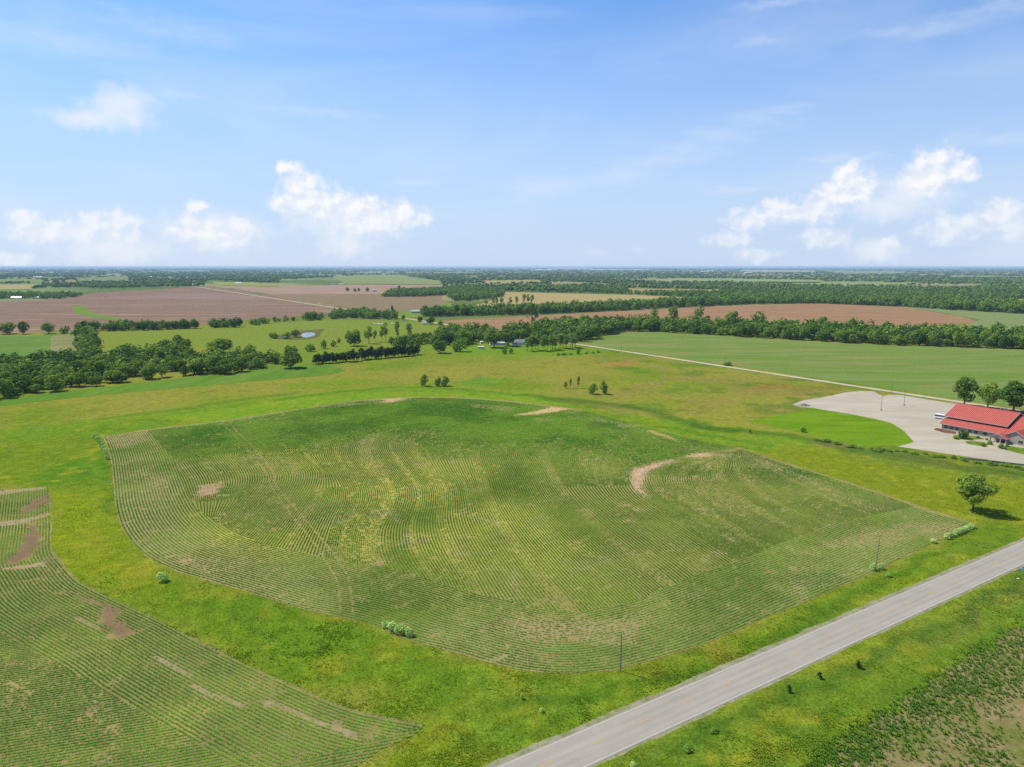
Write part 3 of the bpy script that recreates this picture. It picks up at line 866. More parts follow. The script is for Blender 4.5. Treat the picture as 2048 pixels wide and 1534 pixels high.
def row_points(guides, spacing, step, rs, ends=(.5, 14)):
    """rows interpolated between neighbouring guide curves, planted every step metres; also how thrifty each row is"""
    out, vigour = [], []
    count = 0
    for a, b in zip(guides[:-1], guides[1:]):
        A, B = pair_up(stretch(smooth(GP(a), 200), ends), stretch(smooth(GP(b), 200), ends))
        gap = np.hypot(*(A - B).T)
        n = 4 * max(1, int(round(np.percentile(gap, 92) / spacing / 4)))
        f = np.linspace(0, 1, len(gap))
        for k in range(n):
            r = A + (B - A) * (k / n)
            L = np.hypot(*np.diff(r, axis=0).T).sum()
            m = int(L / step)
            if m < 2:
                continue
            s_ = np.r_[0, np.cumsum(np.hypot(*np.diff(r, axis=0).T))]
            loc = np.interp(np.linspace(0, 1, m) * s_[-1], s_, gap / n) / spacing
            # point rows: where the guides close up every second or fourth row runs out
            keep = (loc > .62) | ((k % 2 == 0) & (loc > .31)) | (k % 4 == 0)
            eff = np.where(loc > .62, loc, np.where(loc > .31, 2 * loc, 4 * loc))
            keep &= rs.rand(m) < eff
            pts = (resample(r, m) + rs.normal(0, .06, (m, 2)))[keep]
            count += 1
            # planter passes differ, and so do single rows
            v = .6 * float(vnoise(np.array([count / 7.0]), np.array([.5]), 61)[0]) + .4 * float(vnoise(np.array([count / 2.0]), np.array([.5]), 67)[0])
            out.append(pts)
            vigour.append(np.full(len(pts), v) + (fbm(pts[:, 0], pts[:, 1], 40, 2, 71) - .5) * .5)
    return np.vstack(out), np.concatenate(vigour)

def offset_rows(line, side, offsets, step, rs):
    out = []
    t = np.gradient(line, axis=0)
    t /= np.hypot(*t.T)[:, None]
    nrm = np.stack([-t[:, 1], t[:, 0]], -1) * side
    for o in offsets:
        r = line + nrm * o
        d = line_dist(r, line)
        r = r[d > o * .96]
        if len(r) < 3:
            continue
        L = np.hypot(*np.diff(r, axis=0).T).sum()
        m = int(L / step)
        out.append(resample(r, m) + rs.normal(0, .08, (m, 2)))
    return np.vstack(out)

def plant(name, P, dens, tint, rs, size, label, gain=2.3):
    keep = rs.rand(len(P)) < dens
    P, tint = P[keep], tint[keep]
    n = len(P)
    loc = np.c_[P, np.zeros(n)]
    sc = size * rs.uniform(.8, 1.2, n)
    V, F = scatter(MAIZE_V, MAIZE_F, loc, sc, rs.uniform(0, 6.28, n))
    cols = np.repeat(tint * gain * rs.uniform(.88, 1.12, (n, 1)), len(MAIZE_V), 0)
    link(name, mesh_np(name, V, F, cols), MAIZE_MAT, label=label, cat='crop', kind='stuff')
    return n

MAIZE_MAT = leaf_mat('young maize leaf', None, None, attr=True, translucent=.3, vary=.15)

def leaf_tint(P, seed):
    n = fbm(P[:, 0], P[:, 1], 28, 4, seed)[:, None]
    n2 = fbm(P[:, 0], P[:, 1], 5, 3, seed + 3)[:, None]
    a, b = alb(62, 110, 26), alb(100, 138, 36)
    t = np.clip((n - .5) * 3 + (n2 - .5) * 1.2 + .45, 0, 1)
    return a * (1 - t) + b * t

def build_crops():
    rs = np.random.RandomState(12)
    soil = ground_mat('tilled field soil', None, fine=1.8, fine_amp=.25, mid=.3, mid_amp=.12, bump=.12, bump_scale=1.6)
    link('crop_field', patch_mesh('crop_field', ragged(FIELD, 3, .7, 2), .05, 2.1, soil_colour), soil, kind='structure')
    link('second_crop_field', patch_mesh('second_crop_field', ragged(LEFT_FIELD, 2.5, .6, 3), .05, 1.6, left_soil_colour), soil, kind='structure')
    wm = ground_mat('weedy soil', alb(148, 138, 84), alb(170, 150, 104), patch=.25, fine=1.5, fine_amp=.25, mid=.6, mid_amp=.15, third=alb(126, 134, 62), third_scale=.10, third_lo=.48, bump=.12)
    link('weedy_field', patch_mesh('weedy_field', ragged(WEEDY, 2, 2.2, 5), .05), wm, kind='structure')

    inner_px = [(295, 860), (351, 922), (375, 983), (397, 1022), (424, 1039), (473, 1066), (522, 1088), (600, 1104), (678, 1121), (764, 1133), (834, 1152), (932, 1184), (990, 1195), (1069, 1215), (1147, 1226),
                (1230, 1212), (1283, 1199), (1345, 1170), (1415, 1141), (1490, 1116), (1573, 1082), (1668, 1046), (1740, 1032), (1830, 1012)]
    core_px = inner_px + [(1800, 1000), (1700, 966), (1600, 935), (1500, 903), (1470, 893), (1380, 878), (1340, 866), (1290, 855), (1220, 835), (1150, 818), (1060, 806), (1000, 800), (930, 795), (850, 793), (770, 797), (700, 802), (620, 815), (520, 830), (420, 845), (330, 855)]
    core = GP(core_px)
    def density(P):
        n2 = fbm(P[:, 0], P[:, 1], 7, 4, 91)
        d = np.clip(1.25 - np.clip(n2 - .54, 0, 1) * 2.6, .45, 1)
        W = P + np.stack([fbm(P[:, 0], P[:, 1], 4, 3, 93) - .5, fbm(P[:, 0], P[:, 1], 4, 3, 95) - .5], -1) * 4
        for p in BARE:
            d *= np.clip(-sdf(W, p) / 3.5 + .35, .03, 1)
        for p in DUSTY:
            d *= 1 - .45 * np.clip(sdf(W, p) / 3 + .5, 0, 1)
        for t in TRACKS:
            d *= np.where(line_dist(P, t) > .38, 1, .3)
        # broken gaps along some rows, as in the photograph
        g = fbm(P[:, 0] * .7 - P[:, 1] * .7, P[:, 0] * .25 + P[:, 1] * .25, 2.2, 2, 99)
        return d * np.where(g > .80, .25, 1)
    # interior rows, snaking down the slope
    guides = [
        [(318, 892), (338, 912), (352, 945), (366, 983), (384, 1012)],
        [(420, 885), (375, 901), (352, 915), (362, 935), (378, 958), (388, 985), (396, 1015)],
        [(560, 872), (500, 890), (473, 905), (497, 936), (505, 961), (490, 983), (444, 1039), (430, 1052)],
        [(680, 868), (622, 885), (595, 900), (634, 936), (639, 956), (629, 983), (595, 1027), (546, 1094)],
        [(720, 860), (666, 876), (649, 890), (651, 919), (671, 951), (685, 978), (685, 1005), (671, 1036), (659, 1068), (648, 1112)],
        [(830, 848), (778, 860), (752, 874), (741, 892), (739, 902), (751, 924), (771, 951), (788, 978), (788, 1000), (776, 1029), (761, 1056), (757, 1088), (766, 1122), (778, 1140)],
        [(920, 860), (852, 870), (825, 883), (844, 914), (869, 951), (888, 970), (893, 1000), (890, 1036), (900, 1073), (925, 1122), (942, 1150), (965, 1192)],
        [(1040, 876), (968, 890), (945, 905), (959, 956), (971, 1000), (993, 1044), (1020, 1085), (1052, 1129), (1080, 1165), (1110, 1200), (1135, 1228)],
        [(1200, 885), (1122, 895), (1093, 907), (1105, 936), (1137, 987), (1185, 1036), (1244, 1085), (1300, 1130), (1348, 1170)],
        [(1420, 905), (1335, 917), (1290, 928), (1259, 950), (1262, 970), (1283, 995), (1342, 1036), (1403, 1078), (1475, 1126)],
        [(1470, 903), (1432, 915), (1400, 930), (1376, 950), (1378, 972), (1398, 998), (1450, 1032), (1510, 1068), (1560, 1094)],
        [(1478, 897), (1530, 914), (1600, 937), (1700, 968), (1790, 998), (1835, 1014)]]
    P, vig = row_points(guides, 1.05, .27, rs)
    k = inside(P, core)
    P, vig = P[k], vig[k]
    # the rows swing round into the contour rows: both stands thin out where they overlap
    turn = [(290, 915), (352, 908), (473, 896), (595, 890), (649, 881), (752, 866), (825, 874), (945, 894), (1093, 900), (1290, 921), (1400, 921), (1478, 894)]
    below = GP(turn + [(1900, 1010), (1900, 1400), (290, 1400)])
    def rise(P):
        d = line_dist(P, GP(turn)) * np.where(inside(P, below), -1, 1)
        return d + (fbm(P[:, 0], P[:, 1], 12, 3, 301) - .5) * 26
    k = rs.rand(len(P)) < np.clip(.55 - rise(P) / 40, .0, 1)
    P, vig = P[k], vig[k]
    weak = np.clip((.54 - vig) * 4.5, 0, 1)
    n = plant('maize_rows', P, density(P) * (1 - .6 * weak), leaf_tint(P, 7) * (1 + weak[:, None] * np.array([.28, .12, .05])), rs, .97, 'young green maize in long curving rows across the big field')
    # contour rows on the far rise
    hs = [
        [(300, 861), (420, 847), (520, 832), (620, 817), (700, 805), (770, 800), (850, 796), (930, 798), (1000, 803), (1060, 809), (1150, 821)],
        [(350, 915), (450, 880), (560, 850), (650, 830), (720, 816), (800, 809), (900, 812), (1000, 818), (1080, 822), (1165, 824)],
        [(600, 902), (660, 880), (720, 860), (780, 848), (868, 836), (930, 831), (1040, 828), (1150, 832), (1225, 840)],
        [(825, 885), (900, 872), (1000, 864), (1100, 860), (1200, 858), (1295, 858)],
        [(1093, 909), (1150, 903), (1230, 892), (1300, 885), (1390, 882)],
        [(1288, 930), (1317, 922), (1347, 916), (1415, 906), (1476, 897)]]
    P, vig = row_points(hs, 1.15, .36, rs, (26, 10))
    P = P[inside(P, core)]
    P = P[rs.rand(len(P)) < np.clip(.5 + rise(P) / 40, 0, 1)]
    tint = leaf_tint(P, 15)
    n += plant('contour_rows', P, np.clip(density(P) * 1.2, 0, 1), tint, rs, 1.18, 'young maize in contour rows over the far rise of the big field', gain=2.7)
    # headland rows, parallel to the rim
    rim = FIELD_PX[23:][::-1]
    rim = [(205, 873)] + [p for p in FIELD_PX[:22:-1]]
    line = smooth(GP(rim), 600)
    P = offset_rows(line, 1, np.arange(.8, 75, 1.08), .30, rs)
    P = P[inside(P, FIELD) & ~inside(P, core)]
    tint = leaf_tint(P, 23) * np.array([.95, 1.0, 1.25])
    n += plant('headland_rows', P, density(P) * .95, tint, rs, .92, 'young maize in rows that follow the rim of the big field', gain=2.7)
    # the near left field
    L1 = [[(97, 960), (100, 1000), (103, 1050), (104, 1100), (125, 1130), (160, 1166), (240, 1206), (330, 1248), (400, 1286), (560, 1362), (700, 1420), (848, 1452)],
          [(-150, 960), (-160, 1050), (-150, 1120), (-90, 1200), (0, 1262), (80, 1310), (170, 1360), (250, 1405), (355, 1465), (500, 1548)]]
    P = offset_rows(smooth(GP(L1[0]), 400), -1, np.arange(.7, 90, .9), .27, rs)
    lone_poly = GP(L1[0] + L1[1][::-1])
    A, B = G(0, 1432), G(260, 1392)
    d = (B - A) / np.hypot(*(B - A))
    nn = np.array([-d[1], d[0]])
    Q = []
    for k in np.arange(-60, 95, .92):
        s = np.arange(-120, 160, .26)
        Q.append(A + s[:, None] * d + k * nn + rs.normal(0, .08, (len(s), 2)))
    Q = np.vstack(Q)
    Q = Q[~inside(Q, lone_poly)]
    P = np.vstack([P[inside(P, lone_poly)], Q])
    P = P[inside(P, LEFT_FIELD)]
    u, v = to_pix(P[:, 0], P[:, 1])
    P = P[(u > -60) & (v < 1580)]
    n2 = fbm(P[:, 0], P[:, 1], 4, 4, 191)
    dn = np.clip(1.2 - np.clip(n2 - .52, 0, 1) * 3.0, .35, 1)
    for p in LEFT_BARE:
        dn *= np.clip(-sdf(P + np.stack([n2 - .5, n2 - .5], -1) * 4, p) / 1.6 + .4, 0.02, 1)
    for p in LEFT_PALE:
        dn *= np.where(sdf(P, p) > 0, .12, 1)
    n += plant('field_maize', P, dn, leaf_tint(P, 33), rs, .86, 'young maize in rows in the lower left field', gain=2.9)
    print('maize clumps', n)
build_crops()

# ------------------------------------------------------------------ grass and weeds as geometry
def build_grass():
    rs = np.random.RandomState(5)
    t = []
    for a, r, h, w in [(0.3, .22, .55, .16), (2.2, .26, .42, .17), (4.4, .2, .6, .15)]:
        c, s = math.cos(a), math.sin(a)
        t += [(-s * w, c * w, 0), (s * w, -c * w, 0), (c * r, s * r, h)]
    tv, tf = np.array(t), np.arange(9).reshape(3, 3)
    # sampled evenly in the picture so that the near verge is dense and the far meadow thin
    u, v = rs.uniform(-40, 2090, 250000), 835 + 740 * rs.rand(250000) ** .8
    P = G(u, v)
    ok = ~inside(P, FIELD) & ~inside(P, LEFT_FIELD) & ~inside(P, LOT) & ~inside(P, LAWN) & ~inside(P, WEEDY)
    o = (P - HW_C) @ HW_N
    ok &= ~((o > -HW_HALF - 1.0) & (o < HW_HALF + 1.6))
    rel = P - G(1883, 858)
    ok &= ~((rel @ E1 > -3) & (rel @ E1 < 60) & (rel @ E2 > -22) & (rel @ E2 < 40))
    clump = fbm(P[:, 0], P[:, 1], 3.0, 4, 111)
    ok &= rs.rand(len(P)) < np.clip((clump - .38) * 3.4, .12, .9)
    P, clump = P[ok], clump[ok]
    n = len(P)
    big = fbm(P[:, 0], P[:, 1], 11, 3, 117)
    sc = (.5 + 1.0 * np.clip(big - .38, 0, 1) * 1.5) * rs.uniform(.6, 1.3, n)
    cols = ground_colour(P) * rs.uniform(.92, 1.14, (n, 1)) * np.array([2.1, 2.05, 1.9])
    V, F = scatter(tv, tf, np.c_[P, np.zeros(n)], sc, rs.uniform(0, 6.28, n), sc * .55)
    m = leaf_mat('grass blade', None, None, attr=True, translucent=.35, vary=.25)
    link('grass_tufts', mesh_np('grass_tufts', V, F, np.repeat(cols, 9, 0)), m, label='loose tufts of long grass over the verges and meadow', cat='grass', kind='stuff')
    print('grass tufts', n)
    # weeds in the bare field at the lower right
    k = 6
    t = []
    for i in range(k * 2):
        a = i * 2.4
        r, h, w = (.16 if i % 2 else .3), (.62 if i % 2 else .36), .13
        c, s = math.cos(a), math.sin(a)
        t += [(c * r * .4 - s * w, s * r * .4 + c * w, h * .35), (c * r * .4 + s * w, s * r * .4 - c * w, h * .35), (c * r * 1.5, s * r * 1.5, h)]
    tv, tf = np.array(t), np.arange(len(t)).reshape(-1, 3)
    u, v = rs.uniform(1560, 2090, 30000), rs.uniform(1210, 1570, 30000)
    P = G(u, v)
    P = P[sdf(P, WEEDY) > -2.5 + 5 * rs.rand(len(P)) ** 2]
    dn = fbm(P[:, 0], P[:, 1], 9, 4, 131)
    uu, vv = to_pix(P[:, 0], P[:, 1])
    edge = np.clip(1.2 - (vv - 1250 - (2048 - uu) * .55) / 120, 0, 1)
    keep = rs.rand(len(P)) < np.clip((dn - .46) * .8 + edge * .55, .03, .55)
    P = P[keep]
    n = len(P)
    col = (alb(70, 110, 34) + (alb(112, 140, 50) - alb(70, 110, 34)) * rs.rand(n, 1)) * 2.6
    V, F = scatter(tv, tf, np.c_[P, np.full(n, .05)], rs.uniform(.4, 1.1, n), rs.uniform(0, 6.28, n))
    link('field_weeds', mesh_np('field_weeds', V, F, np.repeat(col, len(tv), 0)), m, label='green weeds sprouting from bare soil in the lower right corner', cat='weeds', kind='stuff')
    print('weeds', n)
build_grass()

# ------------------------------------------------------------------ trees
def crown_mesh(seed, H, R, base, nl, nq, leaf, lobe=.42, top=.0, gap=.0, clear=None):
    """leaf faces on the skins of many overlapping lobes inside an egg-shaped crown"""
    rs = np.random.RandomState(seed)
    zc, hz = (H + base) / 2, (H - base) / 2
    C, r = [], []
    while len(C) < nl:
        p = rs.uniform(-1, 1, 3)
        if np.linalg.norm(p) > 1:
            continue
        p /= max(np.linalg.norm(p), 1e-3) ** .35            # push outwards
        k = 1 - top * max(p[2], 0) + .12 * min(p[2], 0)
        lr = lobe * R * rs.uniform(.65, 1.2)
        C.append((p[0] * (R - lr * .8) * k, p[1] * (R - lr * .8) * k, zc + p[2] * (hz - lr * .55)))
        r.append(lr)
    C, r = np.array(C), np.array(r)
    n0 = nq * 3
    i = rs.choice(nl, n0, p=r ** 2 / (r ** 2).sum())
    d = rs.normal(0, 1, (n0, 3))
    d[:, 2] = d[:, 2] + .25
    d /= np.linalg.norm(d, axis=1)[:, None]
    p = C[i] + d * r[i][:, None] * rs.uniform(.78, 1.1, (n0, 1))
    depth = (np.linalg.norm(p[:, None] - C[None], axis=2) / r[None]).min(1)
    p, d, = p[depth > .62], d[depth > .62]
    p, d = p[:nq], d[:nq]
    if gap:
        k = fbm(p[:, 0] * 1.0 + p[:, 2] * .4, p[:, 1] + p[:, 2] * .7, R * .45, 2, seed) > gap
        p, d = p[k], d[k]
    n = len(p)
    nr = d * 1.0 + rs.normal(0, .28, (n, 3)) + np.array([0, 0, .35])
    nr /= np.linalg.norm(nr, axis=1)[:, None]
    a = np.cross(nr, rs.normal(0, 1, (n, 3)))
    a /= np.linalg.norm(a, axis=1)[:, None]
    b = np.cross(nr, a)
    s = leaf * rs.uniform(.55, 1.35, (n, 1))
    V = np.stack([p - a * s, p - b * s * .75 + nr * s * .15, p + a * s, p + b * s * .75 + nr * s * .15], 1).reshape(-1, 3)
    V[:, 2] = np.maximum(V[:, 2], .05)
    F = np.arange(4 * n).reshape(n, 4)
    return V, F

def tube(p0, p1, r0, r1, k=6):
    p0, p1 = np.array(p0, float), np.array(p1, float)
    d = p1 - p0
    d /= np.linalg.norm(d)
    a = np.cross(d, [0, 1, .3])
    a /= np.linalg.norm(a)
    b = np.cross(d, a)
    ang = np.arange(k) * 2 * math.pi / k
    ring = np.cos(ang)[:, None] * a + np.sin(ang)[:, None] * b
    V = np.vstack([p0 + ring * r0, p1 + ring * r1])
    F = np.array([(i, (i + 1) % k, k + (i + 1) % k, k + i) for i in range(k)])
    return V, F

def join(parts):
    V, F, o = [], [], 0
    for v, f in parts:
        V.append(v)
        F.append(f + o)
        o += len(v)
    return np.vstack(V), np.vstack(F)

def trunk_mesh(seed, H, base, R, r):
    rs = np.random.RandomState(seed)
    parts = []
    top = np.array([rs.uniform(-.05, .05) * H, rs.uniform(-.05, .05) * H, base + (H - base) * .3])
    parts.append(tube((0, 0, -.2), (top[0] * .3, top[1] * .3, .08 * H), r * 1.45, r, 7))
    parts.append(tube((top[0] * .3, top[1] * .3, .08 * H), top, r, r * .62, 7))
    for k in range(6):
        a = k * 1.05 + rs.uniform(-.3, .3)
        z0 = base * .75 + (H - base) * rs.uniform(.02, .22)
        s = np.array([top[0] * z0 / max(top[2], .1), top[1] * z0 / max(top[2], .1), z0])
        q = s + np.array([math.cos(a) * R * .5, math.sin(a) * R * .5, (H - base) * rs.uniform(.2, .42)])
        parts.append(tube(s, q, r * .45, r * .2, 5))
        q2 = q + np.array([math.cos(a + .4) * R * .25, math.sin(a + .4) * R * .25, (H - base) * .18])
        parts.append(tube(q, q2, r * .2, r * .07, 4))
    return join(parts)

BARK = plain('tree bark', (.11, .085, .062), .95, .1, noise_amp=.3, noise_scale=2)
LEAF_A = leaf_mat('broadleaf foliage', alb(62, 92, 32), alb(108, 130, 44))
LEAF_B = leaf_mat('cottonwood foliage', alb(100, 124, 50), alb(116, 136, 56))
LEAF_C = leaf_mat('cedar foliage', alb(40, 60, 30), alb(56, 76, 34), translucent=.12)
LEAF_D = leaf_mat('windbreak foliage', alb(100, 124, 52), alb(112, 134, 58))
LEAF_S = leaf_mat('shrub foliage', alb(82, 112, 38), alb(98, 126, 44))
LEAF_L = leaf_mat('lone tree foliage', alb(112, 132, 48), alb(112, 132, 48))
LEAF_F = leaf_mat('flowering shrub foliage', alb(140, 164, 84), alb(166, 184, 110), vary=.4)
LEAF_W = leaf_mat('woodland foliage', None, None, attr=True, translucent=.2)

def kind_of(name, mat, H, R, base, tr, seeds, **kw):
    vs = []
    for s in seeds:
        cm = mesh_np(name + '_crown', *crown_mesh(s, H, R, base, **kw))
        tm = mesh_np(name + '_trunk', *trunk_mesh(s, H, base, R, tr))
        cm.materials.append(mat)
        tm.materials.append(BARK)
        vs.append((cm, tm))
    return dict(vs=vs, H=H, R=R)
KINDS = {
    'round': kind_of('broadleaf', LEAF_A, 12, 5.6, 1.2, .26, (1, 2, 3, 4, 5, 6), nl=26, nq=1100, leaf=.55, lobe=.36),
    'pale': kind_of('pale_broadleaf', LEAF_B, 12, 5.2, 1.0, .24, (7, 8, 9), nl=22, nq=900, leaf=.52, lobe=.36, gap=.28),
    'tall': kind_of('cottonwood', LEAF_B, 22, 6.5, 4, .42, (11, 12, 13), nl=20, nq=1100, leaf=.7, lobe=.33, top=.25, gap=.34),
    'slender': kind_of('windbreak', LEAF_D, 15, 3.4, 3.6, .2, (21, 22, 23), nl=20, nq=900, leaf=.42, lobe=.4, gap=.3),
    'spread': kind_of('spreading', LEAF_A, 14, 8.2, 3.2, .42, (31, 32), nl=26, nq=1900, leaf=.55, lobe=.32),
    'yard': kind_of('yard', LEAF_A, 14, 5.8, 2.6, .34, (35, 36, 37), nl=28, nq=2600, leaf=.42, lobe=.33, gap=.3),
    'lone': kind_of('lone', LEAF_L, 14.8, 7.0, 3.4, .36, (41,), nl=30, nq=5200, leaf=.34, lobe=.3, gap=.36),
    'cedar': kind_of('cedar', LEAF_C, 9, 2.8, .2, .16, (51, 52, 53), nl=18, nq=700, leaf=.38, lobe=.42, top=.55),
    'shrub': kind_of('shrub', LEAF_S, 5, 3.2, .1, .1, (61, 62, 63), nl=14, nq=520, leaf=.36, lobe=.42),
    'flower': kind_of('flowering', LEAF_F, 2.2, 1.7, .05, .05, (71, 72), nl=10, nq=420, leaf=.2, lobe=.45),
}
rng = random.Random(8)
NAME = {'round': 'broadleaf_tree', 'pale': 'broadleaf_tree', 'tall': 'cottonwood_tree', 'slender': 'windbreak_tree', 'spread': 'spreading_tree', 'yard': 'yard_tree', 'lone': 'lone_tree',
        'cedar': 'cedar_tree', 'shrub': 'shrub', 'flower': 'flowering_shrub'}
CAT = {'shrub': 'shrub', 'flower': 'shrub'}

def tree(kind, x, y, h, w, label, group=None, mat=None):
    """one tree or shrub: an Empty at its foot with trunk and crown"""
    K = KINDS[kind]
    cm, tm = rng.choice(K['vs'])
    o = link(NAME[kind], None, label=label, cat=CAT.get(kind, 'tree'), group=group)
    o.empty_display_size = 1
    o.location = (x, y, 0)
    o.scale = (w / 2 / K['R'], w / 2 / K['R'], h / K['H'])
    o.rotation_euler = (0, 0, rng.uniform(0, 6.28))
    c = link('crown', cm, None, o)
    link('trunk', tm, None, o)
    return o

def tree_px(kind, u, v, hpx, wpx, label, group=None):
    p = G(u, v)
    k = px_per_m(p[1])
    return tree(kind, p[0], p[1], hpx / k, wpx / k, label, group)

# woodland positions: belts are filled with trees, the ones that show largest become things, the rest one mass
CAND = []          # (score, x, y, h, w, belt)
def fill(px, spacing, h, w, belt, seed, jitter=.42, boost=1.0, ground=False, small=.58, drop=0.0):
    poly = np.asarray(px) if ground else GP(px)
    rs = np.random.RandomState(seed)
    mn, mx = poly.min(0), poly.max(0)
    gx, gy = np.meshgrid(np.arange(mn[0], mx[0], spacing), np.arange(mn[1], mx[1], spacing * .87))
    gx = gx + (np.arange(gx.shape[0]) % 2)[:, None] * spacing / 2
    P = np.stack([gx.ravel(), gy.ravel()], -1) + rs.uniform(-jitter, jitter, (gx.size, 2)) * spacing
    P = P[inside(P, poly)]
    if drop:
        P = P[(fbm(P[:, 0], P[:, 1], 30, 2, seed + 300) > drop) & (rs.rand(len(P)) > .12)]
    for i, p in enumerate(P):
        u, v = to_pix(p[0], p[1])
        if u < -380 or u > 2430:
            continue
        off = 0.0 if u < -40 or u > 2090 else 1.0
        s = rs.uniform(small, 1.25)
        front = sum(1 for q in P if abs(q[0] / q[1] - p[0] / p[1]) < .006 and q[1] < p[1] - 4)
        CAND.append((off * boost * h * s * px_per_m(p[1]) * (1.0 if front < 2 else .5 if front < 4 else .25), p[0], p[1], h * s, w * (.45 + .55 * s) * rs.uniform(.8, 1.2), belt))

fill([(-360, 846), (0, 797), (150, 777), (300, 760), (400, 751), (430, 750), (470, 748), (540, 736), (556, 730), (560, 722), (500, 716), (420, 714), (340, 704), (280, 702), (200, 714), (100, 720), (0, 727), (-360, 764)],
     11, 11, 14, 'left', 1, small=.42, drop=.31)
fill([(150, 668), (186, 662), (196, 690), (203, 722), (163, 722)], 9, 10.5, 12.5, 'column', 2, small=.45)
fill([(160, 665), (190, 663), (330, 660), (480, 654), (482, 650), (330, 654), (190, 657), (150, 660)], 9, 11.5, 11.5, 'hedgerow', 3, small=.5, drop=.40)
fill([(500, 652), (596, 644), (596, 640), (500, 647)], 9, 9, 9, 'hedgerow', 4, small=.45, drop=.45)
fill([(1000, 688), (1040, 680), (1150, 686), (1196, 676), (1240, 663), (1300, 663), (1420, 670), (1600, 681), (1750, 689), (1900, 694), (2048, 699), (2400, 714), (2400, 688), (2048, 676), (1900, 672), (1700, 664), (1500, 655),
      (1300, 651), (1150, 652), (1060, 658), (1010, 668)], 10.5, 15, 14.5, 'right', 5, small=.5)
fill([(860, 676), (900, 664), (960, 662), (1010, 672), (1000, 690), (950, 684), (900, 688)], 10, 12, 12, 'yard', 6)
fill([(780, 687), (860, 676), (940, 690), (930, 694), (860, 689), (785, 692)], 8, 9, 9, 'thicket', 16)
fill([(846, 634), (940, 632), (1034, 630), (1100, 627), (1250, 621), (1406, 613), (1500, 609), (1640, 607), (1795, 613), (1900, 620), (2048, 628), (2400, 642), (2400, 622), (1900, 606), (1640, 598), (1500, 600), (1400, 604),
      (1250, 612), (1034, 622), (846, 626)], 12, 16, 16, 'middle', 7, boost=.9)
fill([(655, 640), (700, 636), (755, 640), (762, 632), (720, 625), (670, 630)], 11, 12, 13, 'farmyard', 8)
fill([(600, 642), (645, 640), (645, 636), (612, 637)], 10, 12, 12, 'farmyard', 18)
fill([(765, 640), (795, 640), (790, 630), (768, 630)], 10, 12, 9, 'farmyard', 9)
fill([(766, 594), (830, 594), (900, 590), (905, 602), (940, 602), (960, 600), (1005, 594), (1005, 583), (940, 578), (860, 582), (780, 584)], 14, 15, 15, 'clump', 10)
CAND.sort(key=lambda c: -c[0])
BELT = {
    'left': ('tree of the dense belt above the green crop strip', 'trees of the left belt'),
    'column': ('leafy tree in the short row running away between green field and pasture at left', 'trees of the left cross row'),
    'hedgerow': ('tree of the hedgerow between pasture and brown field', 'trees of the far left hedgerow'),
    'right': ('tree of the thick belt behind the large green field', 'trees of the right belt'),
    'yard': ('leafy tree in the grove left of the white farmhouse', 'trees of the grove by the farmhouse'),
    'thicket': ('low leafy tree in the thicket beyond the dark cedar row', 'trees of the pasture thicket'),
    'middle': ('tree of the long belt beyond the ploughed field', 'trees of the middle belt'),
    'farmyard': ('tree in the farmyard grove beside the pale gravel road', 'trees of the roadside farmyard'),
    'clump': ('tree in the big rounded clump between the distant brown fields', 'trees of the distant clump'),
}
N_THINGS = 292
def belt_label(b, x, y, h):
    lab, grp = BELT[b]
    size = 'tall' if h > 1.08 * MEAN_H[b] else 'low' if h < .8 * MEAN_H[b] else 'middling'
    u, v = to_pix(x, y)
    place = ''
    if b in ('left', 'right', 'middle', 'hedgerow'):
        lo, hi = SPAN[b]
        k = int(np.clip((u - lo) / (hi - lo) * 5, 0, 4))
        place = ', ' + ('far left fifth of it', 'left of its middle', 'in its middle', 'right of its middle', 'far right fifth of it')[k]
    return size + ' ' + lab + place, grp
MEAN_H = {b: np.mean([c[3] for c in CAND if c[5] == b]) for b in BELT}
SPAN = {b: (min(to_pix(c[1], c[2])[0] for c in CAND if c[5] == b), max(to_pix(c[1], c[2])[0] for c in CAND if c[5] == b)) for b in BELT}
for s, x, y, h, w, b in CAND[:N_THINGS]:
    tree('pale' if rng.random() < .22 else 'round', x, y, h, w, *belt_label(b, x, y, h))

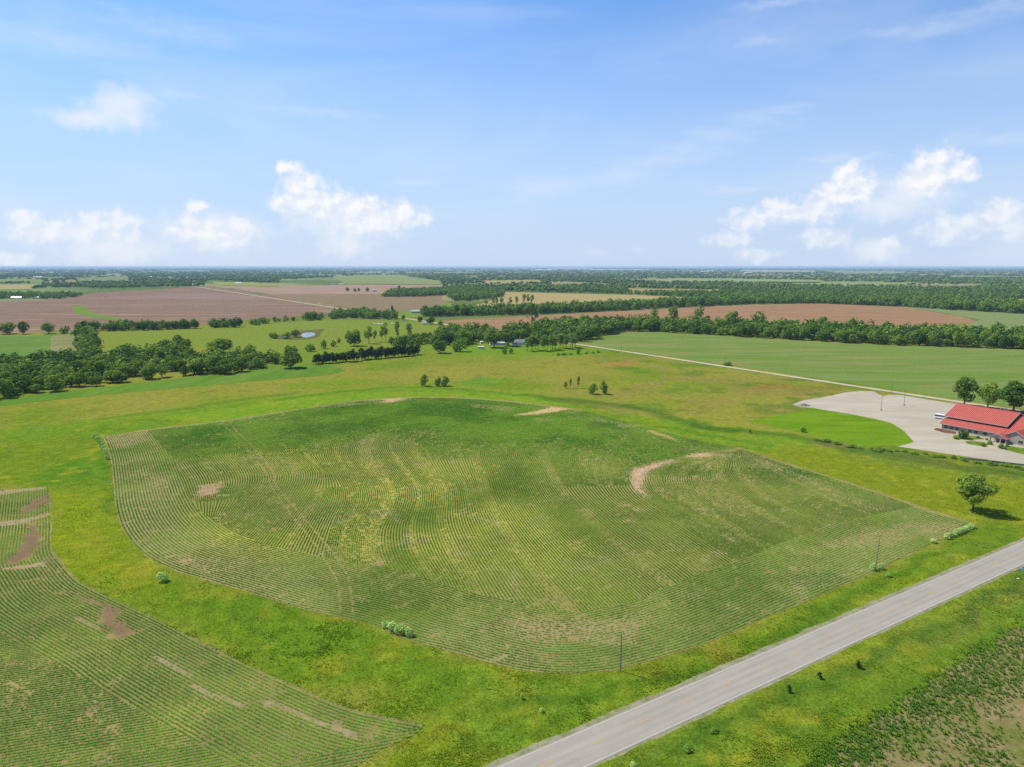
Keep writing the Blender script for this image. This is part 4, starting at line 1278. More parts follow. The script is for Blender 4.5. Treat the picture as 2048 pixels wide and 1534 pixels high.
def build_woodland():
    rs = np.random.RandomState(77)
    parts, cols = [], []
    tmpl = [crown_mesh(200 + i, 1, .5, .05, nl=14, nq=120, leaf=.1, lobe=.42) for i in range(4)]
    rest = CAND[N_THINGS:]
    c1, c2 = alb(60, 90, 34) * LEAF_GAIN, alb(106, 128, 46) * LEAF_GAIN
    # more trees further out: all land between the fields is wooded
    u = rs.uniform(-60, 2110, 60000)
    v = 535.2 + 66 * rs.rand(60000) ** 1.25
    P = G(u, v)
    ok = np.ones(len(P), bool)
    blocks = FAR_POLYS + [GP(p) for p in (
        [(-300, 598), (0, 603), (90, 600), (150, 595), (190, 585), (330, 578), (424, 571), (520, 575), (700, 568), (884, 569), (890, 588), (905, 606), (846, 640), (600, 700), (-300, 700)],
        [(905, 640), (940, 613), (975, 604), (1006, 583), (1140, 586), (1270, 589), (1440, 598), (1400, 606), (1250, 612), (1034, 624), (905, 632)],
        [(400, 563), (470, 563), (560, 575), (430, 573)], [(560, 560), (700, 553), (884, 563), (884, 570), (560, 576)])]
    for b in blocks:
        ok &= ~inside(P, b)
    # the near land in front of the belts stays open
    ok &= ~((v > 598) & (u < 1000))
    # gaps between woods further out on the left
    gapn = fbm(P[:, 0], P[:, 1], 420, 3, 5)
    ok &= ~((u < 700) & (v > 556) & (gapn > .53))
    fx, fy = P[:, 0] * E1[0] + P[:, 1] * E1[1], P[:, 0] * E2[0] + P[:, 1] * E2[1]
    cell = _hash(np.floor(fx / 800 + .15 * np.sin(fy / 900)), np.floor(fy / 520), 3)
    ok &= ~((v < 572) & ((cell > .76) | (cell < .12)) & (fbm(P[:, 0], P[:, 1], 90, 2, 19) < .62))
    P = P[ok]
    Y = P[:, 1]
    near = Y < 2600
    Q = P[near]
    k = rs.permutation(len(Q))[:2600]
    Q = Q[k]
    A = [(x, y, h, w) for s, x, y, h, w, b in rest] + [(q[0], q[1], rs.uniform(10, 17), rs.uniform(11, 18)) for q in Q]
    A = np.array(A)
    which = rs.randint(0, 4, len(A))
    for i in range(4):
        a = A[which == i]
        V, F = scatter(tmpl[i][0], tmpl[i][1], np.c_[a[:, :2], np.zeros(len(a))], a[:, 3], rs.uniform(0, 6.28, len(a)), a[:, 2])
        parts.append((V, F))
        c = c1 + (c2 - c1) * rs.rand(len(a), 1)
        cols.append(np.repeat(c, len(tmpl[i][0]), 0))
    V, F = join(parts)
    link('woodland', mesh_np('woodland', V, F, np.vstack(cols)), LEAF_W, label='mass of woodland trees behind the front rows of the tree belts', cat='woodland', kind='stuff')
    # far canopy: low faceted lumps
    bm = bmesh.new()
    bmesh.ops.create_icosphere(bm, subdivisions=1, radius=1)
    iv = np.array([v.co[:] for v in bm.verts])
    itf = np.array([[x.index for x in f.verts] for f in bm.faces])
    bm.free()
    keep = iv[itf].mean(1)[:, 2] > -.45
    itf = itf[keep]
    Q = P[~near]
    Q = Q[rs.permutation(len(Q))[:15000]]
    parts, cols = [], []
    for i in range(5):
        q = Q[i::5]
        jit = iv * rs.uniform(.75, 1.25, (len(iv), 1))
        jit[:, 2] = np.maximum(jit[:, 2] * .5 + .5, 0)
        w = np.clip(rs.uniform(2.2, 5.0, len(q)) * q[:, 1] / FPX, 7, 90)
        V, F = scatter(jit, itf, np.c_[q, np.zeros(len(q))], w, rs.uniform(0, 6.28, len(q)), rs.uniform(9, 17, len(q)))
        parts.append((V, F))
        c = (c1 + (c2 - c1) * np.clip(rs.normal(.45, .3, (len(q), 1)), 0, 1)) * .6
        cols.append(np.repeat(c, len(iv), 0))
    V, F = join(parts)
    link('forest', mesh_np('forest', V, F, np.vstack(cols), True), LEAF_W, label='blue-green forest stretching to the horizon', cat='forest', kind='stuff')
build_woodland()

def build_single_plants():
    T = tree_px
    T('lone', 1945, 1022, 77, 80, 'lone round tree standing in grass near the corner of the crop field')
    # behind the church
    T('yard', 1929, 812, 56, 46, 'leftmost yard tree behind the red-roofed building')
    T('yard', 1974, 818, 54, 50, 'middle yard tree behind the red roof, with a forked trunk')
    T('yard', 2026, 824, 60, 68, 'broad yard tree right behind the red roof at the picture edge')
    T('yard', 2075, 832, 58, 60, 'yard tree at the right picture edge behind the red roof')
    # farmhouse trees
    T('spread', 988, 695, 36, 42, 'dark spreading shade tree in front of the white mobile home')
    T('spread', 1016, 692, 33, 38, 'spreading shade tree between mobile home and grey-roofed farmhouse')
    T('spread', 893, 689, 28, 32, 'rounded yard tree left of its darker twin near the farm track')
    T('spread', 930, 687, 29, 40, 'wide brownish-green yard tree beside the farm shed')
    T('round', 880, 706, 26, 34, 'dense dark round evergreen right of the cedar row')
    T('shrub', 918, 703, 22, 38, 'dark bushy thicket with junk left of the small shed')
    T('shrub', 1009, 708, 11, 13, 'left of two small orchard trees below the farmhouse')
    T('shrub', 1022, 707, 10, 12, 'right of two small orchard trees below the farmhouse')
    gl = 'slender windbreak tree in the planted row right of the farmhouse'
    for i in range(18):
        f = i / 17
        T('slender', 1056 + 96 * f + rng.uniform(-3, 3), 704 - 9 * f + rng.uniform(-4, 2), rng.uniform(29, 36) * (1 - .12 * f), rng.uniform(13, 18), gl, 'windbreak trees right of the farmhouse')
    for u, h in ((972, 14), (986, 19), (993, 18), (1003, 20), (1021, 17), (1033, 19), (1048, 23), (1056, 22), (1064, 21)):
        T('slender', u, 612 - (u - 972) * .03, h, 9, 'tall narrow tree in the short row on the tan field', 'short row of narrow trees on the tan field')
    # cedar row
    for i in range(13):
        T('cedar', 632 + i * 6.8, 728 - i * .5 + rng.uniform(-1, 1), rng.uniform(17, 24), rng.uniform(15, 20), 'dark cedar in the left half of the cedar row', 'cedars, left half of the row')
    for i in range(18):
        T('cedar', 724 + i * 6.6, 720 - i * .6 + rng.uniform(-1, 1), rng.uniform(19, 26), rng.uniform(15, 20), 'dark cedar in the right half of the cedar row', 'cedars, right half of the row')
    # scattered in the pasture
    S = [('round', 15, 668, 23, 36, 'round tree at the left picture edge before the brown field'), ('round', 47, 668, 26, 23, 'single upright tree second from the left edge before the brown field'),
         ('round', 97, 667, 23, 28, 'single tree third from the left edge before the brown field'), ('shrub', 130, 667, 15, 22, 'small bushy tree just left of the hedgerow'),
         ('round', 335, 702, 24, 32, 'left tree of the clump in the pasture'), ('round', 357, 697, 26, 30, 'taller right tree of the clump in the pasture'), ('shrub', 376, 690, 12, 16, 'small bush at the right end of the pasture clump'),
         ('round', 442, 707, 32, 52, 'broad solitary tree in the middle of the pasture'), ('round', 582, 736, 34, 50, 'large round tree at the right end of the left belt'),
         ('round', 581, 714, 24, 28, 'tree just behind the large round tree at the belt end'), ('round', 500, 718, 30, 26, 'taller tree rising from the right part of the left belt'),
         ('shrub', 541, 673, 8, 7, 'tiny bush left of the pond'), ('shrub', 549, 677, 11, 20, 'low bush on the left bank of the pond'), ('shrub', 572, 677, 12, 22, 'low bush on the near bank of the pond'), ('round', 591, 674, 15, 22, 'dark tree leaning over the pond'),
         ('shrub', 620, 703, 15, 22, 'round bush below the pond'), ('shrub', 648, 697, 16, 14, 'upright bush right of the round bush below the pond'), ('shrub', 667, 693, 12, 13, 'small round bush in the pasture row'), ('shrub', 678, 686, 10, 7, 'thin small bush behind the pasture row'),
         ('round', 708, 692, 33, 34, 'dense broad bush-like tree in mid pasture'), ('slender', 737, 687, 36, 21, 'tall leaning tree in mid pasture'), ('slender', 750, 684, 25, 9, 'thin sparse sapling beside the tall leaning tree'),
         ('slender', 764, 684, 34, 12, 'left of the tall narrow trees in the pasture'), ('slender', 771, 683, 40, 12, 'tallest narrow tree in the pasture'), ('slender', 795, 682, 42, 12, 'narrow tree rising at the start of the thicket'), ('slender', 818, 680, 36, 15, 'narrow tree in the middle of the thicket'),
         ('cedar', 784, 626, 15, 7, 'dark pointed conifer beside the gravel road'), ('round', 840, 644, 12, 14, 'small tree in front of the white trailer'), ('round', 862, 649, 15, 20, 'tree right of the white trailer'), ('shrub', 881, 650, 9, 14, 'low bush at the gravel road bend'),
         ('round', 806, 641, 12, 10, 'small round tree on the green farm lawn'),
         ('round', 695, 583, 8, 9, 'leftmost tree by the distant farm'), ('shrub', 710, 583, 6, 10, 'bush by the distant farm'), ('round', 718, 583, 7, 6, 'small tree by the distant farm'), ('round', 735, 584, 9, 9, 'tree beside the distant grey house'),
         ('shrub', 848, 772, 22, 20, 'rounder left bush in the open meadow'), ('shrub', 876, 772, 18, 16, 'left half of the wide bush in the open meadow'), ('shrub', 890, 772, 19, 20, 'right half of the wide bush in the open meadow'),
         ('shrub', 1131, 776, 12, 8, 'small sapling at the left of the meadow saplings'), ('slender', 1141, 776, 20, 6, 'thin sparse sapling in the meadow'), ('slender', 1157, 776, 26, 8, 'taller slim sapling in the meadow'),
         ('shrub', 1185, 788, 20, 23, 'low bush left of its taller neighbour in the meadow'), ('shrub', 1208, 788, 24, 19, 'taller bush beside the low one in the meadow'),
         ('shrub', 1157, 708, 12, 9, 'upright bush on the fence line left of the gravel road'), ('shrub', 1455, 731, 8, 20, 'pale green bush beside the gravel road pole'),
         ('tall', 1308, 652, 40, 26, 'leftmost pale cottonwood above the right belt'), ('tall', 1345, 650, 42, 24, 'pale broad cottonwood above the right belt'), ('tall', 1396, 652, 44, 28, 'tall pale cottonwood above the right belt, left of the gap'),
         ('tall', 1462, 664, 46, 30, 'spreading pale cottonwood with open crown above the right belt'), ('tall', 1515, 664, 44, 34, 'round pale cottonwood right of the open-crowned one'), ('tall', 1642, 664, 34, 26, 'pale cottonwood in the middle of the right belt'),
         ('tall', 1705, 668, 36, 28, 'pale wide cottonwood in the right half of the belt'), ('tall', 1062, 652, 46, 34, 'pale cottonwood behind the farmhouse'), ('tall', 1090, 668, 34, 30, 'pale rounded cottonwood above the windbreak'),
         ('tall', 1990, 672, 30, 26, 'pale tree near the right end of the belt')]
    for k, u, v, h, w, lab in S:
        T(k, u, v, h, w, lab)
    for i in range(7):
        T('shrub', 1114 + i * 14 + rng.uniform(-3, 3), 711 - i * .9, rng.uniform(3, 5), rng.uniform(8, 13), 'low bush on the fence line left of the gravel road', 'low bushes along the fence line')
    # flowering shrubs on the field rim
    for u, v, h, w in ((772, 1256, 15, 22), (786, 1262, 18, 26), (801, 1266, 19, 28), (817, 1272, 16, 22)):
        T('flower', u, v, h, w, 'pale flowering shrub in the clump on the near rim of the crop field', 'flowering clump on the near rim')
    for i in range(9):
        T('flower', 1894 + i * 6.2, 1077 - i * 2.6, rng.uniform(8, 12), rng.uniform(12, 17), 'pale flowering shrub in the low hedge at the right corner of the crop field', 'flowering hedge at the right corner')
    for u, v, h, w, l in ((1868, 1086, 8, 15, 'small pale shrub left of the flowering hedge'), (1745, 1140, 14, 18, 'pale shrub left of the leaning pole'), (1760, 1138, 12, 16, 'pale shrub right of the leaning pole'),
                          (1776, 1153, 8, 12, 'small white-flowering plant in the verge below the leaning pole'), (1044, 1398, 11, 9, 'tall white-flowering weed in the near grass'), (1082, 1424, 9, 11, 'low white-flowering weed in the near grass'),
                          (325, 1163, 18, 24, 'pale shrub in the grass between the two fields'), (1265, 1533, 8, 16, 'pale plant at the bottom edge right of the highway')):
        T('flower', u, v, h, w, l)
    for i in range(8):
        T('flower', 190 + i * 3.8 + rng.uniform(-2, 2), 876 + i * 6.0, rng.uniform(8, 12), rng.uniform(9, 13), 'white-flowering shrub in the line at the left corner of the crop field', 'flowering line at the left corner')
    for u, v, h, w, l in ((1717, 1336, 16, 13, 'darkest small conifer in the grass right of the highway'), (1639, 1357, 14, 11, 'middle small conifer right of the highway'), (1577, 1384, 16, 11, 'small conifer nearest the highway')):
        T('cedar', u, v, h, w, l)
    for u, v, h, w, l in ((1428, 1464, 7, 22, 'low dark bush on the bank right of the highway'), (1375, 1500, 8, 26, 'lowest dark bush on the bank right of the highway'), (1500, 866, 8, 7, 'small dark bush below the lawn corner'), (1606, 864, 9, 13, 'bush on the near edge of the lawn')):
        T('shrub', u, v, h, w, l)
    # scrub along the car park's near edge
    e = smooth(GP([(1640, 880), (1720, 897), (1800, 902), (1870, 912), (1920, 920), (2048, 938)]), 26)
    for i, p in enumerate(e):
        tree('shrub', p[0] + rng.uniform(-2, 2), p[1] + rng.uniform(-3, 1), rng.uniform(.6, 1.5), rng.uniform(3, 6.5), 'low green scrub in the strip below the lawn and car park', 'scrub strip below the car park')
build_single_plants()

# ------------------------------------------------------------------ buildings
def box(x0, x1, y0, y1, z0, z1):
    V = np.array([(x, y, z) for z in (z0, z1) for x, y in ((x0, y0), (x1, y0), (x1, y1), (x0, y1))], float)
    F = np.array([(3, 2, 1, 0), (4, 5, 6, 7), (0, 1, 5, 4), (1, 2, 6, 5), (2, 3, 7, 6), (3, 0, 4, 7)])
    return V, F

def slab(p, t):
    """a roof plane: quad p (4 points, counter-clockwise from above) given thickness t downwards"""
    p = np.array(p, float)
    V = np.vstack([p, p - [0, 0, t]])
    F = np.array([(0, 1, 2, 3), (7, 6, 5, 4), (0, 4, 5, 1), (1, 5, 6, 2), (2, 6, 7, 3), (3, 7, 4, 0)])
    return V, F

def part(name, geo, mat, parent, label=None):
    return link(name, mesh_np(name, *(join(geo) if isinstance(geo, list) else geo)), mat, parent, label=label)

def root(name, x, y, rz, label, cat, group=None, z=0.0):
    o = link(name, None, label=label, cat=cat, group=group)
    o.location = (x, y, z)
    o.rotation_euler = (0, 0, rz)
    return o
E1_ANGLE = math.atan2(E1[1], E1[0])

M_WALL = plain('cream siding', alb(206, 196, 182), .8, .2, noise_amp=.06, noise_scale=.8)
M_TRIM = plain('pale trim', alb(226, 206, 196), .6, .3)
M_GLASS = plain('dark window glass', (.03, .035, .045), .15, .6)
M_FRAME = plain('window frame', (.30, .28, .26), .6, .3)
M_EAVE_SHADE = plain('eave shade brown', (.10, .07, .055), .8, .2)  # shadow under the main roof, put into the colour of the upper walls
M_STONE = plain('tan brick', (.34, .25, .18), .85, .2, noise_amp=.2, noise_scale=3)

def red_metal():
    m, nt, b = new_mat('red standing seam metal')
    b.inputs['Roughness'].default_value = .6
    b.inputs['Specular IOR Level'].default_value = .15
    n = noise_node(nt, .35, 5, .6)
    col = mixc(nt, ramp(nt, n.outputs['Fac'], .3, .7), (.40, .086, .060), (.46, .105, .075))
    nt.links.new(col, b.inputs['Base Color'])
    return m
M_RED = red_metal()
M_SEAM = plain('red seam rib', (.46, .125, .10), .6, .15)

def seams(p0, p1, q0, q1, step=.95, h=.17, w=.16):
    """raised ribs running up a roof plane from the eave p0-p1 to the top q0-q1"""
    p0, p1, q0, q1 = (np.array(a, float) for a in (p0, p1, q0, q1))
    n = max(2, int(np.linalg.norm(p1 - p0) / step))
    d = (p1 - p0) / np.linalg.norm(p1 - p0) * w / 2
    parts = []
    for i in range(n + 1):
        f = i / n
        a, b = p0 + (p1 - p0) * f, q0 + (q1 - q0) * f
        up = np.array([0, 0, h])
        V = np.array([a - d, a + d, b + d, b - d, a - d + up, a + d + up, b + d + up, b - d + up])
        F = np.array([(4, 5, 6, 7), (0, 1, 5, 4), (1, 2, 6, 5), (2, 3, 7, 6), (3, 0, 4, 7)])
        parts.append((V, F))
    return parts

def window(parent, x, w, z0, z1, y, axis='x'):
    """a framed window standing 6 cm proud of a wall face whose outward normal is -y (axis x) """
    fr = [box(x - w / 2 - .08, x + w / 2 + .08, y - .07, y - .002, z1, z1 + .09), box(x - w / 2 - .08, x + w / 2 + .08, y - .1, y - .002, z0 - .09, z0),
          box(x - w / 2 - .08, x - w / 2, y - .07, y - .002, z0, z1), box(x + w / 2, x + w / 2 + .08, y - .07, y - .002, z0, z1), box(x - .035, x + .035, y - .07, y - .002, z0, z1)]
    o = part('window', fr, M_FRAME, parent)
    part('pane', [box(x - w / 2, x - .035, y - .03, y - .003, z0, z1), box(x + .035, x + w / 2, y - .03, y - .003, z0, z1)], M_GLASS, o)

def build_church():
    O = G(1883, 858)
    r = root('church', O[0], O[1], E1_ANGLE, 'large cream building with stepped red metal roofs and a gabled porch', 'building')
    RX, RZ, RY = 50.0, 11.2, 17.3
    part('wall', [box(0, RX, 0, 34.5, -.2, 3.25)], M_WALL, r)
    part('foundation', [box(-.06, RX + .06, -.06, 34.56, -.2, .35)], plain('concrete footing', (.36, .34, .31), .9, .2), r)
    part('clerestory_wall', [box(.3, 30.2, 5.6, 29.0, 3.25, 6.95)], M_EAVE_SHADE, r)  # wall painted dark to stand for the eave's shadow
    # gable ends of the main hall, coloured dark for the roof's shadow on them
    def gable(x, y0, y1, z0, zr, t=.12):
        ym = (y0 + y1) / 2
        V = np.array([(x, y0, z0), (x, y1, z0), (x, ym, zr), (x + t, y0, z0), (x + t, y1, z0), (x + t, ym, zr)], float)
        F = [(0, 2, 1), (3, 4, 5)]
        me = bpy.data.meshes.new('gable_wall')
        me.from_pydata([tuple(v) for v in V], [], F + [(0, 1, 4, 3), (1, 2, 5, 4), (2, 0, 3, 5)])
        me.materials.append(M_EAVE_SHADE)
        return link('gable_wall', me, None, r)
    gable(.3, 5.6, 29.0, 6.952, 12.4)
    gable(30.08, 5.6, 29.0, 6.952, 12.4)
    mx0, mx1 = -1.3, 31.0
    mr = part('main_roof', [slab([(mx0, 4.4, 7.0), (mx1, 4.4, 7.0), (mx1, 17.3, 12.9), (mx0, 17.3, 12.9)], .22), slab([(mx0, 17.302, 12.9), (mx1, 17.302, 12.9), (mx1, 30.2, 7.0), (mx0, 30.2, 7.0)], .22)], M_RED, r)
    s = part('seam_ribs', seams((mx0 + .2, 4.4, 7.0), (mx1 - .2, 4.4, 7.0), (mx0 + .2, 17.2, 12.86), (mx1 - .2, 17.2, 12.86)), M_SEAM, mr)
    s['kind'] = 'stuff'
    part('ridge_cap', [box(mx0, mx1, 17.05, 17.55, 12.8, 12.98)], M_SEAM, mr)
    for x in (mx0 - .16, mx1 + .003):
        part('rake_trim', [slab([(x, 4.3, 7.03), (x + .157, 4.3, 7.03), (x + .157, 17.3, 12.97), (x, 17.3, 12.97)], .42), slab([(x, 17.303, 12.97), (x + .157, 17.303, 12.97), (x + .157, 30.3, 7.03), (x, 30.3, 7.03)], .42)], M_TRIM, mr)
    part('fascia', [box(mx0, mx1, 4.27, 4.395, 6.62, 7.02)], M_TRIM, mr)
    # low front roof under the clerestory
    lx0, lx1 = -1.1, 31.2
    lr = part('lean_to_roof', [slab([(lx0, -.7, 3.3), (lx1, -.7, 3.3), (lx1, 5.58, 5.95), (lx0, 5.58, 5.95)], .18)], M_RED, r)
    s = part('seam_ribs', seams((lx0 + .2, -.7, 3.3), (lx1 - .2, -.7, 3.3), (lx0 + .2, 5.5, 5.92), (lx1 - .2, 5.5, 5.92)), M_SEAM, lr)
    s['kind'] = 'stuff'
    part('fascia', [box(lx0, lx1 - .3, -.83, -.705, 3.0, 3.32)], M_TRIM, lr)
    part('rake_trim', [slab([(lx0 - .16, -.75, 3.33), (lx0 - .003, -.75, 3.33), (lx0 - .003, 5.58, 6.0), (lx0 - .16, 5.58, 6.0)], .38)], M_TRIM, lr)
    part('shed_roof', [slab([(lx0, 29.02, 5.9), (30.9, 29.02, 5.9), (30.9, 35.2, 3.3), (lx0, 35.2, 3.3)], .18)], M_RED, r)
    # right hand section whose roof rises to its own ridge
    sx0, sx1 = 31.25, RX + 1
    sr = part('annex_roof', [slab([(sx0, -.72, 3.29), (sx1, -.72, 3.29), (sx1, RY, RZ), (sx0, RY, RZ)], .2), slab([(sx0, RY + .002, RZ), (sx1, RY + .002, RZ), (sx1, 35.3, 3.29), (sx0, 35.3, 3.29)], .2)], M_RED, r)
    s = part('seam_ribs', seams((sx0 + .2, -.72, 3.29), (sx1 - .2, -.72, 3.29), (sx0 + .2, RY - .1, RZ - .04), (sx1 - .2, RY - .1, RZ - .04)), M_SEAM, sr)
    s['kind'] = 'stuff'
    # entrance wing with a gable towards the drive
    wx0, wx1, wm, wy, wz = 32.0, 46.0, 39.0, -4.6, 6.9
    V = np.array([(wx0, wy, -.2), (wx1, wy, -.2), (wx1, wy, 3.2), (wm, wy, wz - .25), (wx0, wy, 3.2), (wx0, -.01, -.2), (wx1, -.01, -.2), (wx1, -.01, 3.2), (wm, -.01, wz - .25), (wx0, -.01, 3.2)], float)
    me = bpy.data.meshes.new('wing_wall')
    me.from_pydata([tuple(v) for v in V], [], [(0, 1, 2, 3, 4), (5, 0, 4, 9), (1, 6, 7, 2)])
    me.materials.append(M_WALL)
    link('wing_wall', me, None, r)
    slope = (wz - 3.2) / (wm - wx0)
    e = .55
    wr = part('wing_roof', [slab([(wx0 - e, wy - .5, 3.2 - e * slope + .12), (wm, wy - .5, wz + .12), (wm, 8.2, wz + .12), (wx0 - e, .6, 3.2 - e * slope + .12)], .2),
                            slab([(wm + .002, wy - .5, wz + .12), (wx1 + e, wy - .5, 3.2 - e * slope + .12), (wx1 + e, .6, 3.2 - e * slope + .12), (wm + .002, 8.2, wz + .12)], .2)], M_RED, r)
    sm = []
    for k in range(1, 12):
        f = k / 12
        y = wy - .4 + k * .62
        sm += seams((wx1 + e, y, 3.2 - e * slope + .12), (wx1 + e, y + .01, 3.2 - e * slope + .12), (wm, y, wz + .12), (wm, y + .01, wz + .12), step=5)
    s = part('seam_ribs', sm, M_SEAM, wr)
    s['kind'] = 'stuff'
    part('rake_trim', [slab([(wx0 - e, wy - .64, 3.2 - e * slope + .15), (wx0 - e, wy - .51, 3.2 - e * slope + .15), (wm, wy - .51, wz + .17), (wm, wy - .64, wz + .17)][::-1], .34),
                       slab([(wm + .002, wy - .64, wz + .17), (wm + .002, wy - .51, wz + .17), (wx1 + e, wy - .51, 3.2 - e * slope + .15), (wx1 + e, wy - .64, 3.2 - e * slope + .15)][::-1], .34)], M_TRIM, wr)
    # gabled porch
    px0, px1, pm, py, pz = 28.6, 36.6, 32.6, -8.4, 4.75
    slope = (pz - 2.85) / (pm - px0)
    pr = part('porch_roof', [slab([(px0 - .4, py - .4, 2.85 - .4 * slope), (pm, py - .4, pz), (pm, -1.2, pz), (px0 - .4, -.8, 2.85 - .4 * slope)], .18),
                             slab([(pm + .002, py - .4, pz), (px1 + .4, py - .4, 2.85 - .4 * slope), (px1 + .4, wy - .66, 2.85 - .4 * slope), (pm + .002, wy - .66, pz)], .18)], M_RED, r)
    part('rake_trim', [slab([(px0 - .4, py - .54, 2.9 - .4 * slope), (px0 - .4, py - .41, 2.9 - .4 * slope), (pm, py - .41, pz + .05), (pm, py - .54, pz + .05)][::-1], .3),
                       slab([(pm + .002, py - .54, pz + .05), (pm + .002, py - .41, pz + .05), (px1 + .4, py - .41, 2.9 - .4 * slope), (px1 + .4, py - .54, 2.9 - .4 * slope)][::-1], .3)], M_TRIM, pr)
    me = bpy.data.meshes.new('porch_gable')
    me.from_pydata([(px0, py, 2.4), (px1, py, 2.4), (px1, py, 2.7), (pm, py, pz - .2), (px0, py, 2.7), (px0, py + .15, 2.4), (px1, py + .15, 2.4), (px1, py + .15, 2.7), (pm, py + .15, pz - .2), (px0, py + .15, 2.7)], [],
                   [(0, 1, 2, 3, 4), (9, 8, 7, 6, 5), (0, 5, 6, 1)])
    me.materials.append(M_WALL)
    link('porch_gable', me, None, r)
    for x in (px0 + .35, px0 + 2.9, px1 - 2.9, px1 - .35):
        part('porch_column', [box(x - .3, x + .3, py + .02, py + .62, 0, .95), box(x - .2, x + .2, py + .12, py + .52, .95, 2.398)], M_STONE if x in (px0 + .35, px1 - .35) else M_WALL, r)
    part('door', [box(31.6, 34.6, -4.72, -4.61, .05, 2.35)], M_GLASS, r)
    part('porch_wall', [box(29.2, 31.9, -4.4, -.02, -.1, 2.8)], M_WALL, r)
    for x in (2.2, 5.3, 8.2, 15.0, 18.0, 22.5):
        window(r, x, 1.7, 1.05, 2.45, 0)
    window(r, 30.4, 1.0, 1.1, 2.2, -4.4)
    window(r, 41.5, 2.0, 1.0, 2.4, wy)
    window(r, 44.6, 1.4, 1.0, 2.4, wy)
    # grounds
    def sheet(name, px, z, mat, rag=None):
        p = GP(px)
        if rag:
            p = ragged(p, rag, rag * .15, 3)
        return link(name, patch_mesh(name, p, z), mat, kind='structure')
    walk = ground_mat('tan concrete walk', alb(214, 200, 164), alb(204, 190, 156), patch=.2, fine=1.5, fine_amp=.08, mid_amp=.06)
    sheet('walkway', [(1886, 876), (1905, 873), (1970, 880), (1983, 884), (2000, 888), (2012, 890), (2060, 898), (2060, 905), (2010, 894), (2003, 899), (1972, 896), (1960, 892), (1930, 888), (1900, 882)], .03, walk)
    bed = ground_mat('planted bed grass', alb(112, 140, 40), alb(126, 150, 44), patch=.3, fine_amp=.2)
    sheet('planted_bed', [(1905, 875), (1908, 870), (1930, 871), (1950, 872), (1969, 877), (1968, 879), (1940, 879), (1912, 879)], .05, bed)
    sheet('planted_bed', [(1929, 883), (1940, 882), (1965, 884), (1980, 888), (1972, 893), (1955, 891), (1936, 888)], .05, bed)
    sheet('planted_bed', [(2011, 893), (2020, 892), (2060, 898), (2120, 906), (2120, 920), (2048, 909), (2010, 900)], .05, bed)
    mulch = ground_mat('brown mulch', alb(150, 104, 70), alb(132, 92, 64), patch=.4, fine_amp=.25)
    sheet('mulch_bed', [(1867, 859), (1872, 856), (1884, 857.5), (1912, 864), (1912, 868), (1890, 866), (1876, 862)], .05, mulch)
    T = tree_px
    T('yard', 1926, 877, 22, 26, 'small dark ornamental tree in the bed before the red-roofed building').children[0].data = KINDS['round']['vs'][0][0]
    for u, v, h, w, l in ((1966, 893, 7, 11, 'round clipped shrub at the tip of the island bed'), (1980, 889, 8, 12, 'clipped shrub beside the porch walk'), (2003, 897, 10, 17, 'dark clipped shrub in front of the porch'), (2014, 893, 6, 8, 'small shrub right of the porch'),
                          (1912, 878, 4, 14, 'low clipped hedge on the left tip of the bed'), (1955, 876, 4, 10, 'low shrub against the front wall'), (1973, 880, 4, 8, 'small shrub left of the porch')):
        T('shrub', u, v, h, w, l)
build_church()

